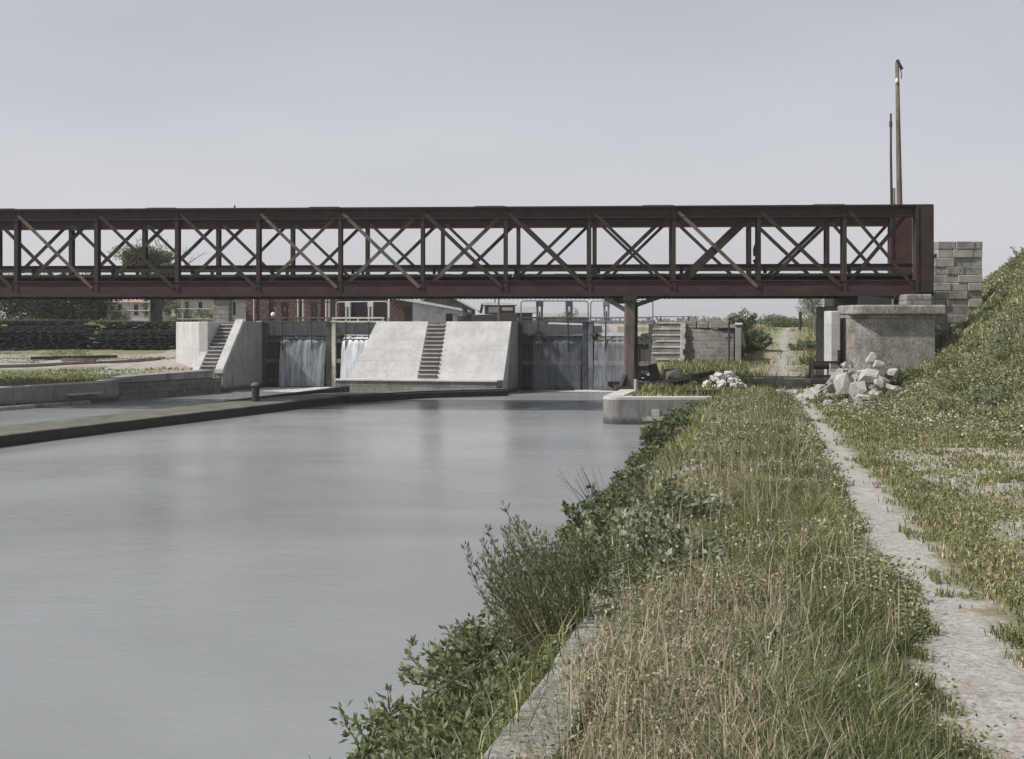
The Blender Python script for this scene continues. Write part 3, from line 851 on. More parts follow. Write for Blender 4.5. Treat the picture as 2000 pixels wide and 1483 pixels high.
# stone edging of the near bank
kb = thing('bank_coping', 'worn pale stone edging along the near canal bank, half buried in grass', 'stone edging', (0.3, 5, 1.0))
y = 3.0; k = 0
rk = random.Random(5)
while y < 30.2:
    ln = rk.uniform(0.9, 1.3)
    y2 = min(y + ln, 30.4)
    x0, x1 = float(edge_x(y)), float(edge_x(y2)); z0, z1 = float(base_z(y)), float(base_z(y2))
    wd = 0.30; j = rk.uniform(-.02, .02)
    m = MB()
    m.hexa([(x0 - .02 + j, y + .01, z0 - .4), (x0 + wd, y + .01, z0 - .4), (x1 + wd, y2 - .01, z1 - .4), (x1 - .02 + j, y2 - .01, z1 - .4)],
           [(x0 + j, y + .01, z0 + .035 + j), (x0 + wd, y + .01, z0 + .04 + j), (x1 + wd, y2 - .01, z1 + .04), (x1 + j, y2 - .01, z1 + .035)])
    m.build('edging_stone', M['pier'], kb, bevel=.025)
    y = y2; k += 1

# left quay
lq = thing('left_quay', 'dark old stone quay wall along the left bank with a grey slab edge', 'quay wall', (-15, 40, 0))
lq.name = 'quay_wall'
lp = [(-38, -2), (-30, 12), (-15.7, 37.1)]
part('wall_face', M['conc_grey'], lq, lambda m: sweep(m, lp + [(-14.0, 40.15)], .6, -.7, .66, 1), bevel=.02)
part('wall_face', M['quaystone'], lq, lambda m: sweep(m, [(-14.0, 40.15), (-11.75, 44.3), (-11.6, 45.0)], .7, -.7, .60, 1), bevel=.02)
part('edge_slab', M['conc_grey'], lq, lambda m: sweep(m, [(-14.3, 39.7), (-13.6, 40.9), (-11.75, 44.3)], .8, .62, [.68, .86, .92], 1), bevel=.02)
part('edge_slab', M['conc'], lq, lambda m: sweep(m, lp + [(-14.35, 39.55)], .45, .663, .71, 1), bevel=.015)
part('mooring_ledge', M['pier'], lq, lambda m: sweep(m, [(-19.6, 30.0), (-15.6, 37.0), (-14.7, 38.6)], .4, -.5, .12, -1), bevel=.02)
part('step_ledge', M['conc'], lq, lambda m: sweep(m, [(-15.1, 38.15), (-14.45, 39.3)], .22, .3, .37, -1), bevel=.01)

# guide boom
bp = [(-14.5, 15), (-12.6, 21), (-11.0, 26), (-9.4, 30), (-7.75, 34), (-5.7, 39.2), (-3.2, 41.7), (-0.2, 43.0)]
bm_ = thing('guide_boom', 'long low dark timber guide boom curving across the water to the lock pier', 'boom', (-8, 33, 0))
bw_ = [1.9, 1.9, 1.85, 1.9, 1.95, 1.7, 0.9, 0.35]
part('timber_side', M['wood_dark'], bm_, lambda m: sweep(m, bp, bw_, -0.5, .21, 1))
part('deck', M['boomtop'], bm_, lambda m: sweep(m, [(p[0] - .02, p[1] + .02) for p in bp], [a - .06 for a in bw_], .213, .262, 1), bevel=.02)
part('back_timber', M['wood_dark'], bm_, lambda m: sweep(m, [(-9.75, 34.5), (-8.3, 37.6), (-6.9, 40.3), (-6.1, 42.3)], .28, .0, [.24, .30, .36, .4], 1))
part('edge_timber', M['wood_dark'], bm_, lambda m: sweep(m, [(-5.75, 39.05), (-3.2, 41.6), (-0.2, 42.9)], .16, .0, .21, -1), bevel=.02)
bo = thing('bollard', 'short dark mooring bollard with domed cap standing on the guide boom', 'bollard', (-8.17, 35.9, .24))
part('shaft', M['wood_dark'], bo, lambda m: m.lathe((-8.17, 35.9, .24), [(.125, 0), (.12, .2), (.125, .5)], 14), smooth=False)
part('cap', M['wood'], bo, lambda m: m.lathe((-8.17, 35.9, .743), [(.15, 0), (.165, .04), (.13, .09), (.06, .13), (.02, .14)], 14), smooth=True)

# ------------------------------------------------------------ the iron bridge
def BY(x): return 34.85 - (x / 28.5) * 1.45       # near truss line, slightly nearer at the right
BB, BT = 3.64, 6.35
br = thing('iron_bridge', 'long dark red rusty iron lattice bridge crossing the canal on two trusses', 'bridge', (0, 36.5, BB))
XL, XR = -23.4, 12.72
near_posts = [-13.07 - 2.575 * 4, -13.07 - 2.575 * 3, -13.07 - 2.575 * 2, -13.07 - 2.575] + [-13.07 + 2.575 * i for i in range(10)]
rb = random.Random(9)
def truss(dy, posts, x_end0, x_end1, far):
    XLt = XL
    def Y(x): return BY(x) + dy
    # top chord: web plates and flange
    def seg(m, xa, xb, ya, yb, za, zb):
        m.hexa([(xa, Y(xa) + ya, za), (xb, Y(xb) + ya, za), (xb, Y(xb) + yb, za), (xa, Y(xa) + yb, za)],
               [(xa, Y(xa) + ya, zb), (xb, Y(xb) + ya, zb), (xb, Y(xb) + yb, zb), (xa, Y(xa) + yb, zb)])
    def f(m):
        seg(m, XLt, x_end1, -.22, .22, BT - .045, BT)
        seg(m, XLt, x_end1 - .003, -.115, -.085, BT - .36, BT - .047)
        seg(m, XLt, x_end1 - .003, .085, .115, BT - .36, BT - .047)
        seg(m, XLt, x_end1 - .003, -.17, -.117, BT - .36, BT - .335)
        seg(m, XLt, x_end1 - .003, -.17, -.117, BT - .09, BT - .049)
        x = -16.6
        while x < x_end1 - 1:       # riveted splice plates
            seg(m, x, x + .95, -.2, .2, BT + .002, BT + .016)
            for i in range(8):
                xx = x + .08 + i * .115
                for yy in (-.16, .16):
                    m.lathe((xx, Y(xx) + yy, BT + .016), [(.022, 0), (.018, .016), (.006, .024)], 6)
            x += 5.15
    part('top_chord', M['rust'] if not far else M['rust_red'], br, f)
    def f(m):
        seg(m, XLt, x_end1, -.115, -.08, BB + .06, BB + .43)
        seg(m, XLt, x_end1, .08, .115, BB + .06, BB + .43)
        seg(m, XLt, x_end1, -.16, -.117, BB + .405, BB + .43)
    part('bottom_chord', M['rust_red'], br, f)
    def f(m):
        seg(m, XLt, x_end1 + .02, -.2, .2, BB - .05, BB + .058)
        x = XLt + .2
        while x < x_end1 - .1:
            for yy in (-.17, .17):
                m.lathe((x, Y(x) + yy, BB - .05), [(.006, -.024), (.02, -.016), (.024, 0)], 6)
            x += .15
    part('bottom_flange', M['rust'], br, f)
    for i, x in enumerate(posts):
        def f(m):
            seg(m, x - .058, x + .058, -.14, -.118, BB + .06, BT - .05)
            seg(m, x - .012, x + .012, -.117, .1, BB + .44, BT - .365)
            seg(m, x - .07, x + .07, .1, .12, BB + .44, BT - .365)
        part('post', M['rust'], br, f)
    allp = list(posts) + [x_end1 - .5]
    for i in range(len(allp) - 1):
        a, b = allp[i], allp[i + 1]
        for k, (xa, za, xb, zb, oy) in enumerate([(a + .1, BT - .18, b - .08, BB + .22, -.155), (a + .12, BB + .24, b - .12, BT - .2, .03)]):
            wd = rb.choice([.10, .11, .12])
            if not far and i == len(allp) - 4 and k == 1: wd = .27
            mt = M['rust']
            if not far and rb.random() < .45 and wd < .2: mt = M['rust_pale']
            j = rb.uniform(-.05, .05)
            m = MB()
            m.beam((xa + j, Y(xa) + oy, za), (xb + j, Y(xb) + oy, zb), .018, wd, up=(0, 0, 1))
            m.beam((xa + j, Y(xa) + oy + .035, za + .0), (xb + j, Y(xb) + oy + .035, zb + .0), .05, .02, up=(0, 0, 1))
            m.build('diagonal_brace', mt, br)
    # end post
    def f(m):
        x0, x1 = x_end1 - .5, x_end1
        if far: x0 = x_end1 - .68
        seg(m, x0, x1, -.24, -.2, BB + .06, BT - .047)
        seg(m, x0, x1, .12, .15, BB + .06, BT - .047)
        seg(m, x1 - .03, x1 + .012, -.2, .12, BB + .06, BT - .05)
        seg(m, x0, x0 + .03, -.2, .12, BB + .06, BT - .05)
        seg(m, x0 - .04, x0 + .04, -.27, -.243, BB + .06, BT - .05)
    part('end_post', M['rust'] if not far else M['rust_red'], br, f)
truss(0.0, near_posts, XL, XR, False)
far_posts = [-15.26 + 2.575 * i for i in range(-3, 11)]
SEP = 3.35
# far truss, measured so that its posts stand at the photographed bays
def BYf(x): return BY(x) + SEP
truss(SEP, [x + 0.03 for x in far_posts if x < 12.2], XL, 13.25, True)
# floor
def f(m):
    for x in np.arange(XL + .5, XR - .3, 1.2875):
        y0 = BY(x) + .12; y1 = BY(x) + SEP - .12
        m.box(x - .07, x + .07, y0, y1, BB + .08, BB + .42)
o = part('cross_girder', M['rust'], br, f)
def f(m):
    for yy in (.75, 1.35, 2.0, 2.6):
        m.hexa([(XL, BY(XL) + yy, BB + .422), (XR, BY(XR) + yy, BB + .422), (XR, BY(XR) + yy + .14, BB + .422), (XL, BY(XL) + yy + .14, BB + .422)],
               [(XL, BY(XL) + yy, BB + .57), (XR, BY(XR) + yy, BB + .57), (XR, BY(XR) + yy + .14, BB + .57), (XL, BY(XL) + yy + .14, BB + .57)])
part('stringer', M['wood_dark'], br, f)
def f(m):
    x = XL
    rp = random.Random(2)
    while x < XR + .1:
        y0 = BY(x) + .42 + rp.uniform(-.03, .03)
        m.box(x, x + .2, y0, BY(x) + SEP - .35, BB + .573, BB + .66 + rp.uniform(-.006, .006))
        x += .215
part('deck_planking', M['wood'], br, f)
def f(m):
    for yy in (.5, SEP - .5):
        m.beam((XL, BY(XL) + yy, BB + .90), (XR, BY(XR) + yy, BB + .90), .10, .11)
        x = XL + .3
        while x < XR:
            m.box(x, x + .1, BY(x) + yy - .045, BY(x) + yy + .045, BB + .668, BB + .845); x += 2.575
part('guard_rail', M['rust'], br, f)
# torn plate hanging from a near post
def f(m):
    x = near_posts[-2] - .02
    y = BY(x) - .17
    m.add([(x, y, 5.55), (x - .10, y - .05, 5.25), (x - .19, y - .08, 5.0), (x - .17, y - .05, 4.78), (x - .02, y, 4.85), (x, y, 5.2)], [(0, 1, 2, 3, 4, 5)])
    m.add([(x, y + .02, 5.55), (x - .10, y - .03, 5.25), (x - .19, y - .06, 5.0), (x - .17, y - .03, 4.78), (x - .02, y + .02, 4.85), (x, y + .02, 5.2)], [(5, 4, 3, 2, 1, 0)])
    m.add([(x - .01, y, 4.72), (x - .2, y - .06, 4.68), (x - .12, y - .02, 4.52), (x, y, 4.3)], [(0, 1, 2, 3)])
part('torn_plate', M['rust'], br, f)
# small bolt on top of the chord
part('bolt', M['iron_dark'], br, lambda m: m.tube([(-8.7, 35.3, BT), (-8.68, 35.3, BT + .1)], .03, 6))

# trestle below the bridge
tx = 3.6
tr = thing('timber_trestle', 'tall weathered timber trestle holding up the bridge from the quay', 'trestle', (tx, 34.7, .68))
part('leg', M['wood'], tr, lambda m: m.beam((tx - .02, 34.6, .55), (tx + .02, 34.6, BB - .22), .30, .32, up=(0, 1, 0)), bevel=.02)
part('leg', M['wood_dark'], tr, lambda m: m.beam((tx + .40, 36.9, .55), (tx + .36, 36.9, BB - .22), .26, .3, up=(0, 1, 0)), bevel=.02)
part('leg', M['wood_dark'], tr, lambda m: m.beam((tx + .20, 35.2, .55), (tx + .24, 35.2, BB - .22), .18, .2, up=(0, 1, 0)), bevel=.02)
part('brace', M['wood'], tr, lambda m: m.beam((tx - .75, 34.62, BB - .1), (tx - .1, 34.62, 3.15), .08, .13, up=(0, 0, 1)))
part('brace', M['wood'], tr, lambda m: m.beam((tx + .95, 34.9, BB - .08), (tx + .25, 34.9, 3.32), .08, .13, up=(0, 0, 1)))
part('head_beam', M['wood_dark'], tr, lambda m: m.box(tx - .18, tx + .2, 34.3, 38.6, BB - .215, BB - .055))
part('foot_strut', M['wood_dark'], tr, lambda m: m.beam((tx - .35, 34.3, .6), (tx - .12, 34.5, 1.15), .14, .14))
part('foot_beam', M['wood_dark'], tr, lambda m: m.box(tx - .42, tx + .62, 34.25, 37.3, .69, .83))

# ------------------------------------------------------------ right abutment
pr_ = thing('bridge_pier', 'weathered stone bridge pier with rounded nose and thick cornice cap', 'pier', (11, 33.5, .6))
def nose(x0, x1, y0, y1, r, ox=0):
    pts = []
    for k in range(9):
        a = math.radians(180 + k * 11.25)
        pts.append((x0 + r + r * math.cos(a), y0 + r + r * math.sin(a)))
    pts += [(x1, y0), (x1, y1), (x0, y1)]
    return pts
part('shaft', M['pier'], pr_, lambda m: m.prism(nose(9.87, 12.35, 32.9, 36.6, .75), .3, 2.90))
part('string_course', M['pier'], pr_, lambda m: m.prism(nose(9.93, 12.45, 32.84, 36.65, .6), 2.903, 3.0), bevel=.02)
part('cap', M['pier'], pr_, lambda m: m.prism(nose(9.90, 12.62, 32.72, 36.75, .35), 3.003, 3.29), bevel=.05)
part('bearing_block', M['stone'], pr_, lambda m: m.box(11.72, 12.5, 33.5, 34.6, 3.293, 3.62), bevel=.04)
part('bearing', M['iron_dark'], pr_, lambda m: m.box(10.5, 11.5, 34.1, 34.55, 3.293, 3.585), bevel=.02)
part('bearing', M['iron_dark'], pr_, lambda m: m.box(10.7, 11.5, 35.2, 36.5, 3.293, 3.585), bevel=.02)

ab = thing('abutment_wall', 'pale upright stone wall end standing left of the bridge pier', 'wall', (10.8, 38, .6))
part('wall_end', M['conc'], ab, lambda m: m.box(9.44, 9.73, 33.35, 34.1, .4, 3.12), bevel=.03)
part('return_wall', M['quaystone'], ab, lambda m: m.hexa([(9.52, 34.103, .4), (9.8, 34.103, .4), (11.1, 37.195, .4), (10.75, 37.195, .4)], [(9.52, 34.103, 3.08), (9.8, 34.103, 3.08), (11.1, 37.195, 3.08), (10.75, 37.195, 3.08)]), bevel=.03)
part('wall_body', M['stone'], ab, lambda m: m.box(10.76, 13.0, 37.2, 38.4, .4, 3.2), bevel=.03)
ob = thing('old_pillar', 'dark grey square stone pillar behind the pier, under the bridge', 'pillar', (12.6, 43.5, 1))
part('shaft', M['wood_dark'], ob, lambda m: m.box(12.25, 13.5, 43, 44.2, .6, 3.9), bevel=.03)
part('cap', M['stone'], ob, lambda m: m.box(12.15, 13.6, 42.9, 44.3, 3.903, 4.05), bevel=.03)
pb = thing('broken_parapet', 'pale broken stone parapet on the far road edge behind the bridge end', 'parapet', (14, 41, 3.3))
def f(m):
    r_ = random.Random(4)
    for k in range(12):
        x = 12.4 + k * .28
        h = r_.uniform(.4, 1.1)
        m.hexa([(x, 40.6, 3.0), (x + .27, 40.6, 3.0), (x + .27, 41, 3.0), (x, 41, 3.0)], [(x + .02, 40.63, 4.0 + h * .6), (x + .25, 40.62, 4.0 + h * .5), (x + .26, 41, 4.0 + h * .6), (x, 41, 4.0 + h * .55)])
part('blocks', M['greystone'], pb, f, bevel=.03)

# masonry pillar at the road end, laid from separate courses
sp = thing('masonry_pillar', 'square pillar of grey ashlar blocks at the right end of the bridge', 'pillar', (14.6, 37.5, 2.6))
rs = random.Random(21)
x0, x1, y0, y1 = 13.95, 15.42, 36.9, 38.4
z = 1.9
row = 0
while z < 5.42:
    h = rs.choice([.26, .28, .30])
    if z + h > 5.3: h = 5.44 - z
    xa = x0 - (0.10 if z < 4.7 else 0) - (0.25 if z < 4.3 else 0) - (0.3 if z < 3.9 else 0)
    m = MB()
    x = xa; k = 0
    while x < x1 - .02:
        wd = rs.uniform(.36, .66)
        if x1 - (x + wd) < .25: wd = x1 - x
        j = rs.uniform(-.035, .035)
        m.box(x + .006, x + wd - .006, y0 + j, y1, z + .005, z + h - .005)
        x += wd
    m.build('stone_course', M['pier'] if row % 3 == 0 else M['greystone'], sp, bevel=.018)
    z += h; row += 1
part('mortar_core', M['conc_grey'], sp, lambda m: m.box(x0 + .02, x1 - .02, y0 + .03, y1 - .03, 1.8, 5.4))
part('side_slab', M['pier'], sp, lambda m: m.box(x0 - .35, x0 - .12, 36.95, 37.6, 4.25, 5.2), bevel=.03)
rsb = thing('stone_block', 'loose square stone block lying between pier cap and masonry pillar', 'block', (13.1, 35.4, 3))
part('block', M['stone'], rsb, lambda m: m.box(12.75, 13.55, 35.0, 36.2, 2.5, 3.72), bevel=.04)

# ------------------------------------------------------------ poles
def pole(label, pts, rad, name='telegraph_pole', mat='wood'):
    t = thing(name, label, 'pole', pts[0])
    part('shaft', M[mat], t, lambda m: m.tube(pts, rad, 10), smooth=True)
    return t
D_ = 42.0
tp = pole('tall pale telegraph pole with a broken crossarm rising behind the bridge end', [P(1757, 610, D_), P(1757, 400, D_), P(1754.5, 260, D_), P(1752, 122, D_)], [.115, .105, .085, .07])
part('broken_crossarm', M['wood_dark'], tp, lambda m: m.beam(P(1752, 117, D_ - .1), P(1762, 136, D_ - .1), .08, .09))
part('insulator', M['white'], tp, lambda m: m.lathe(P(1751.5, 158, D_ - .1), [(.04, -.08), (.06, -.03), (.05, .05), (.02, .1)], 10))
part('wire_stub', M['iron_dark'], tp, lambda m: m.tube([P(1758, 134, D_), P(1761, 144, D_), P(1760, 154, D_)], .018, 5))
sp2 = pole('thin dark splintered pole just left of the tall telegraph pole', [P(1743, 610, D_), P(1741.5, 400, D_), P(1740, 300, D_), P(1740, 222, D_)], [.055, .05, .042, .038], 'thin_pole', 'wood_dark')
part('splice_collar', M['iron_dark'], sp2, lambda m: m.tube([P(1739.8, 248, D_), P(1739.8, 238, D_)], .06, 8))
pole('short broken pole stump between the two poles above the bridge', [P(1747, 610, D_ + .4), P(1746, 368, D_ + .4)], [.06, .05], 'broken_pole', 'wood')
#PART2
# ------------------------------------------------------------ stones
XS = np.array(xs); YS = np.array(ys); ZG = V[:, 2].reshape(ny, nx)
def gz(x, y):
    x = np.atleast_1d(np.asarray(x, float)); y = np.atleast_1d(np.asarray(y, float))
    i = np.clip(np.searchsorted(XS, x) - 1, 0, nx - 2); j = np.clip(np.searchsorted(YS, y) - 1, 0, ny - 2)
    u = (x - XS[i]) / (XS[i+1] - XS[i]); v = (y - YS[j]) / (YS[j+1] - YS[j])
    return (ZG[j, i] * (1-u) * (1-v) + ZG[j, i+1] * u * (1-v) + ZG[j+1, i] * (1-u) * v + ZG[j+1, i+1] * u * v)
def g1(x, y): return float(gz(x, y)[0])

rq = random.Random(31)
def rock_mesh(kind, mat, sz, seed, k=12):
    m = MB(); m.rock((0, 0, 0), sz, random.Random(seed), k + 4)
    me = bpy.data.meshes.new(kind); me.from_pydata(m.v, [], m.f); me.materials.append(mat); me.update()
    return me
smallA = [rock_mesh('stone', M['chalk'], (1, .8, .7), 50 + i) for i in range(7)]
smallW = [rock_mesh('stone', M['chalk_white'], (1, .8, .7), 20 + i) for i in range(5)]
smallB = [rock_mesh('stone', M['greystone'], (1, .8, .7), 80 + i) for i in range(7)]
def put_rock(me, name, loc, sc, label, cat, group=None, rot=None):
    o = bpy.data.objects.new(name, me); COL.objects.link(o)
    o.location = loc; o.scale = (sc, sc, sc) if not hasattr(sc, '__len__') else sc
    o.rotation_euler = rot or (rq.uniform(-.5, .5), rq.uniform(-.5, .5), rq.uniform(0, 6.28))
    return tag(o, label, cat, group)

# white heap on the bank by the ruined wall
for k in range(48):
    a = rq.uniform(0, 6.28); r = .68 * math.sqrt(rq.random())
    x = 6.5 + r * math.cos(a) * .95; y = 34.5 + r * math.sin(a) * .75
    z = g1(x, y) + max(0, .58 * (1 - (r / .68) ** 1.4)) * rq.uniform(.5, 1.05) + .10
    put_rock(rq.choice(smallW), 'stone', (x, y, z), rq.uniform(.10, .19), 'white broken stone in the small heap beside the ruined wall', 'stone', 'white stones heaped beside the ruined wall')

# rubble below the bridge pier
big = [  # core stones first
    (1668, 772, 30.6, .8, .6, .62, 'greystone', 'broad grey boulder half buried at the core of the rubble heap'),
    (1705, 752, 31.2, .75, .55, .7, 'chalk', 'broad pale boulder behind the others at the core of the rubble heap'),  # px, py(centre), D, sx, sy, sz, mat, label
    (1650, 752, 29.6, .42, .35, .55, 'chalk', 'largest pale boulder at the front left of the rubble heap below the pier'),
    (1676, 762, 29.0, .36, .3, .42, 'chalk', 'pale wedge shaped boulder at the middle of the rubble heap'),
    (1695, 735, 30.2, .45, .35, .33, 'chalk', 'broad whitish slab tilted on the rubble heap'),
    (1702, 700, 31.2, .24, .2, .28, 'chalk', 'white block standing on the very top of the rubble heap'),
    (1655, 716, 31.0, .28, .25, .25, 'greystone', 'grey brown boulder on top of the rubble left of the white block'),
    (1716, 712, 31.0, .24, .25, .22, 'greystone', 'grey boulder right of the white block on the heap'),
    (1688, 782, 28.0, .36, .3, .24, 'chalk', 'low pale boulder at the foot of the rubble heap'),
    (1718, 748, 30.0, .26, .25, .24, 'chalk', 'round white boulder at the right side of the rubble heap'),
    (1745, 728, 30.6, .22, .2, .2, 'chalk', 'white stone at the grassy right end of the rubble heap'),
    (1625, 757, 30.0, .24, .2, .22, 'greystone', 'grey boulder at the left end of the rubble heap'),
    (1640, 735, 30.6, .36, .3, .24, 'greystone', 'dark grey slab under the rusty winch'),
]
for i, (px, py, D, sx, sy, sz, mt, lb) in enumerate(big):
    p = P(px, py, D)
    put_rock(rock_mesh('boulder', M[mt], (sx, sy, sz), 200 + i, 14), 'boulder', p, .85, lb, 'boulder', None, (rq.uniform(-.2, .2), rq.uniform(-.2, .2), rq.uniform(-.5, .5)))
for k in range(172):
    u = rq.gauss(0, 1)
    x = 9.2 + u * 1.25; y = 30.5 + rq.gauss(0, 1.0)
    if x > 11.6 or x < 7.2: continue
    hgt = .95 * math.exp(-((x - 9.4) / .75) ** 2 - ((y - 31.0) / 1.0) ** 2)
    z = g1(x, y) + hgt * rq.uniform(.55, 1.0) + .03
    put_rock(rq.choice(smallA if rq.random() < .55 else smallB), 'stone', (x, y, z), rq.choice([.08, .11, .14, .18, .25]), 'small broken stone in the rubble heap below the bridge pier', 'stone', 'small stones of the rubble heap')
for k in range(72):
    x = rq.gauss(8.3, .7); y = rq.gauss(31.5, 2.2)
    if abs(x - path_x(y)) < .12 or x < 6.9: continue
    put_rock(rq.choice(smallA if rq.random() < .7 else smallB), 'stone', (x, y, g1(x, y) + .02), rq.uniform(.03, .09), 'small pale stone strewn on the ground in front of the rubble heap', 'stone', 'loose stones strewn before the rubble')
for (px, py, D, s_, lb) in [(1617, 782, 28.0, .17, 'squared pale block lying alone left before the rubble'), (1645, 785, 27.6, .13, 'small pale block beside the path before the rubble'), (1678, 794, 27, .17, 'pale block at the front edge of the rubble in grass'), (1637, 829, 23.3, .10, 'white stone lying in the grass right of the path'), (1958, 822, 20, .08, 'white stone in the grass at the right edge')]:
    x = (px - 1000) / F * D
    put_rock(rock_mesh('block', M['chalk'], (1.2, .8, .8), int(px), 16), 'stone_block', (x, D, g1(x, D) + s_ * .4), s_, lb, 'block', None, (0, 0, rq.uniform(-.4, .4)))
# brown boulder and scrap by the trestle
put_rock(rock_mesh('boulder', M['brownstone'], (.55, .4, .40), 79, 7), 'boulder', (4.95, 34.9, 1.12), .9, 'brownish boulder leaning at the foot of the broken steps', 'boulder', None, (.1, -.2, .3))

sc_ = thing('scrap_plates', 'black bent iron plates piled beside the trestle foot', 'scrap', (4.6, 35.6, .8))
part('upright_plate', M['iron_dark'], sc_, lambda m: m.hexa([(4.42, 35.3, .8), (4.72, 35.2, .8), (4.72, 35.25, .8), (4.42, 35.35, .8)], [(4.26, 35.5, 1.42), (4.55, 35.42, 1.5), (4.55, 35.48, 1.5), (4.26, 35.56, 1.42)]))
part('lying_plate', M['wood_dark'], sc_, lambda m: m.beam((3.95, 35.4, .98), (5.9, 35.9, 1.06), .5, .05))
part('lying_plate', M['iron_dark'], sc_, lambda m: m.beam((4.6, 35.1, .84), (5.8, 35.6, .95), .42, .05))
part('leaning_plate', M['wood_dark'], sc_, lambda m: m.hexa([(4.9, 34.7, .75), (5.5, 34.6, .75), (5.5, 34.66, .75), (4.9, 34.76, .75)], [(5.2, 35.1, 1.1), (5.75, 35.0, 1.02), (5.75, 35.06, 1.02), (5.2, 35.16, 1.1)]))
part('lying_bar', M['iron_dark'], sc_, lambda m: m.beam((3.9, 34.6, .82), (5.5, 34.4, 1.12), .12, .12))
part('lying_bar', M['wood_dark'], sc_, lambda m: m.beam((4.0, 34.9, 1.15), (5.0, 34.7, .85), .16, .1))
part('lying_bar', M['rust'], sc_, lambda m: m.beam((4.3, 35.0, .95), (6.3, 35.4, 1.2), .1, .08))
part('lying_bar', M['wood_dark'], sc_, lambda m: m.beam((5.4, 35.6, .9), (6.5, 36.3, 1.18), .12, .1))
m = MB(); m.beam((4.75, 31.35, .84), (5.75, 31.45, .84), .22, .12)
tag(m.build('timber_baulk', M['wood_dark'], org=(5, 31.4, .8), bevel=.015), 'dark timber baulk lying on the quay edge near the bank', 'timber')
m = MB(); m.tube([(3.62, 32.9, .7), (3.62, 32.9, 1.12)], .06, 8)
tag(m.build('marker_post', M['pipe'], org=(3.6, 32.9, .7)), 'short white marker post at the foot of the trestle', 'post')

# rusty winch
wx, wy, wz = 9.35, 33.6, g1(9.0, 33.6)
wi = thing('rusty_winch', 'rusty old winch with a toothed wheel sitting on the rubble left of the pier', 'winch', (wx, wy, wz))
def f(m):
    for dx in (-.42, .22):
        m.beam((wx + dx, wy - .25, wz + .45), (wx + dx, wy, wz + 1.05), .05, .08)
        m.beam((wx + dx, wy + .25, wz + .45), (wx + dx, wy, wz + 1.05), .05, .08)
    m.beam((wx - .45, wy - .27, wz + .5), (wx + .3, wy - .27, wz + .5), .07, .09)
    m.beam((wx - .45, wy - .27, wz + .92), (wx + .3, wy - .27, wz + .92), .05, .07)
part('frame', M['rust'], wi, f)
part('drum', M['rust'], wi, lambda m: m.tube([(wx - .4, wy, wz + .82), (wx + .2, wy, wz + .82)], .12, 12))
def f(m):
    n = 20; c = Vector((wx + .32, wy, wz + 1.05))
    for k in range(n):
        a = 2 * math.pi * k / n; b = 2 * math.pi * (k + 1) / n
        m.beam(c + Vector((0, math.cos(a), math.sin(a))) * .3, c + Vector((0, math.cos(b), math.sin(b))) * .3, .07, .07)
        m.beam(c + Vector((0, math.cos(a), math.sin(a))) * .32, c + Vector((0, math.cos(a), math.sin(a))) * .37, .07, .03)
    for k in range(4):
        a = math.pi * k / 4
        m.beam(c - Vector((0, math.cos(a), math.sin(a))) * .3, c + Vector((0, math.cos(a), math.sin(a))) * .3, .04, .05)
part('gear_wheel', M['rust'], wi, f)
part('base_timber', M['wood_dark'], wi, lambda m: m.box(wx - .55, wx + .4, wy - .35, wy + .35, wz + .28, wz + .42), bevel=.02)

# distant wooden posts and sleepers by the path crest
for (px, py0, py1, D, lb, r_) in [(1562, 642, 609, 58, 'dark wooden post on the crest beside the path', .09), (1609, 640, 600, 50, 'brown timber post leaning left of the dark pillar', .1), (1592, 642, 618, 54, 'short brown stump on the crest left of the timber post', .12)]:
    a, b = P(px, py0 + 6, D), P(px + 1, py1, D)
    m = MB(); m.tube([a, b], [r_, r_ * .9], 8)
    tag(m.build('wooden_post', M['wood_dark'] if r_ < .11 and px < 1600 else M['wood'], org=a), lb, 'post')

# ------------------------------------------------------------ left bank : stacked track panels, rails, timbers
def panel_mesh(seed):
    r_ = random.Random(seed); m = MB()
    ln = 4.4
    for yy in (-.42, .42):
        m.box(-ln / 2, ln / 2, yy - .025, yy + .025, .045, .105)
        m.box(-ln / 2, ln / 2, yy - .05, yy + .05, .045, .055)
    n = 9
    for i in range(n):
        x = -ln / 2 + .2 + i * (ln - .4) / (n - 1) + r_.uniform(-.16, .16)
        e_ = r_.uniform(-.09, .09); w_ = r_.uniform(.05, .1)
        m.box(x - w_, x + w_, -.68 + e_, .68 + e_, 0, .045)
    return m
pmesh = []
for sd_ in range(8):
    m = panel_mesh(sd_)
    me = bpy.data.meshes.new('track_panel'); me.from_pydata(m.v, [], m.f); me.materials.append(M['iron_dark'] if sd_ % 3 == 1 else M['wood_dark']); me.update()
    pmesh.append(me)
rt = random.Random(8)
for col, (cx, cy, nl, rz) in enumerate([(-18.9, 57.0, 9, .05), (-23.5, 56.3, 11, .02), (-28.1, 56.3, 11, -.02), (-19.4, 59.3, 11, .04), (-24.1, 58.6, 12, .02), (-28.8, 58.4, 12, 0), (-32.8, 56.8, 11, 0)]):
    zz = g1(cx, cy) - .05
    for i in range(nl):
        o = bpy.data.objects.new('track_panel', rt.choice(pmesh)); COL.objects.link(o)
        o.location = (cx + rt.uniform(-.42, .42), cy + rt.uniform(-.16, .16), zz + i * .109)
        o.rotation_euler = (rt.uniform(-.01, .01), rt.uniform(-.006, .006), rz + math.pi * (i % 2) + rt.uniform(-.05, .05))
        tag(o, 'dark rusty light railway panel in the long stack on the left bank', 'track panel', 'track panels stacked on the left bank')
tk = thing('light_rail_track', 'narrow light railway curving over the bare ground of the left bank', 'rail track', (-20, 48.5, .9))
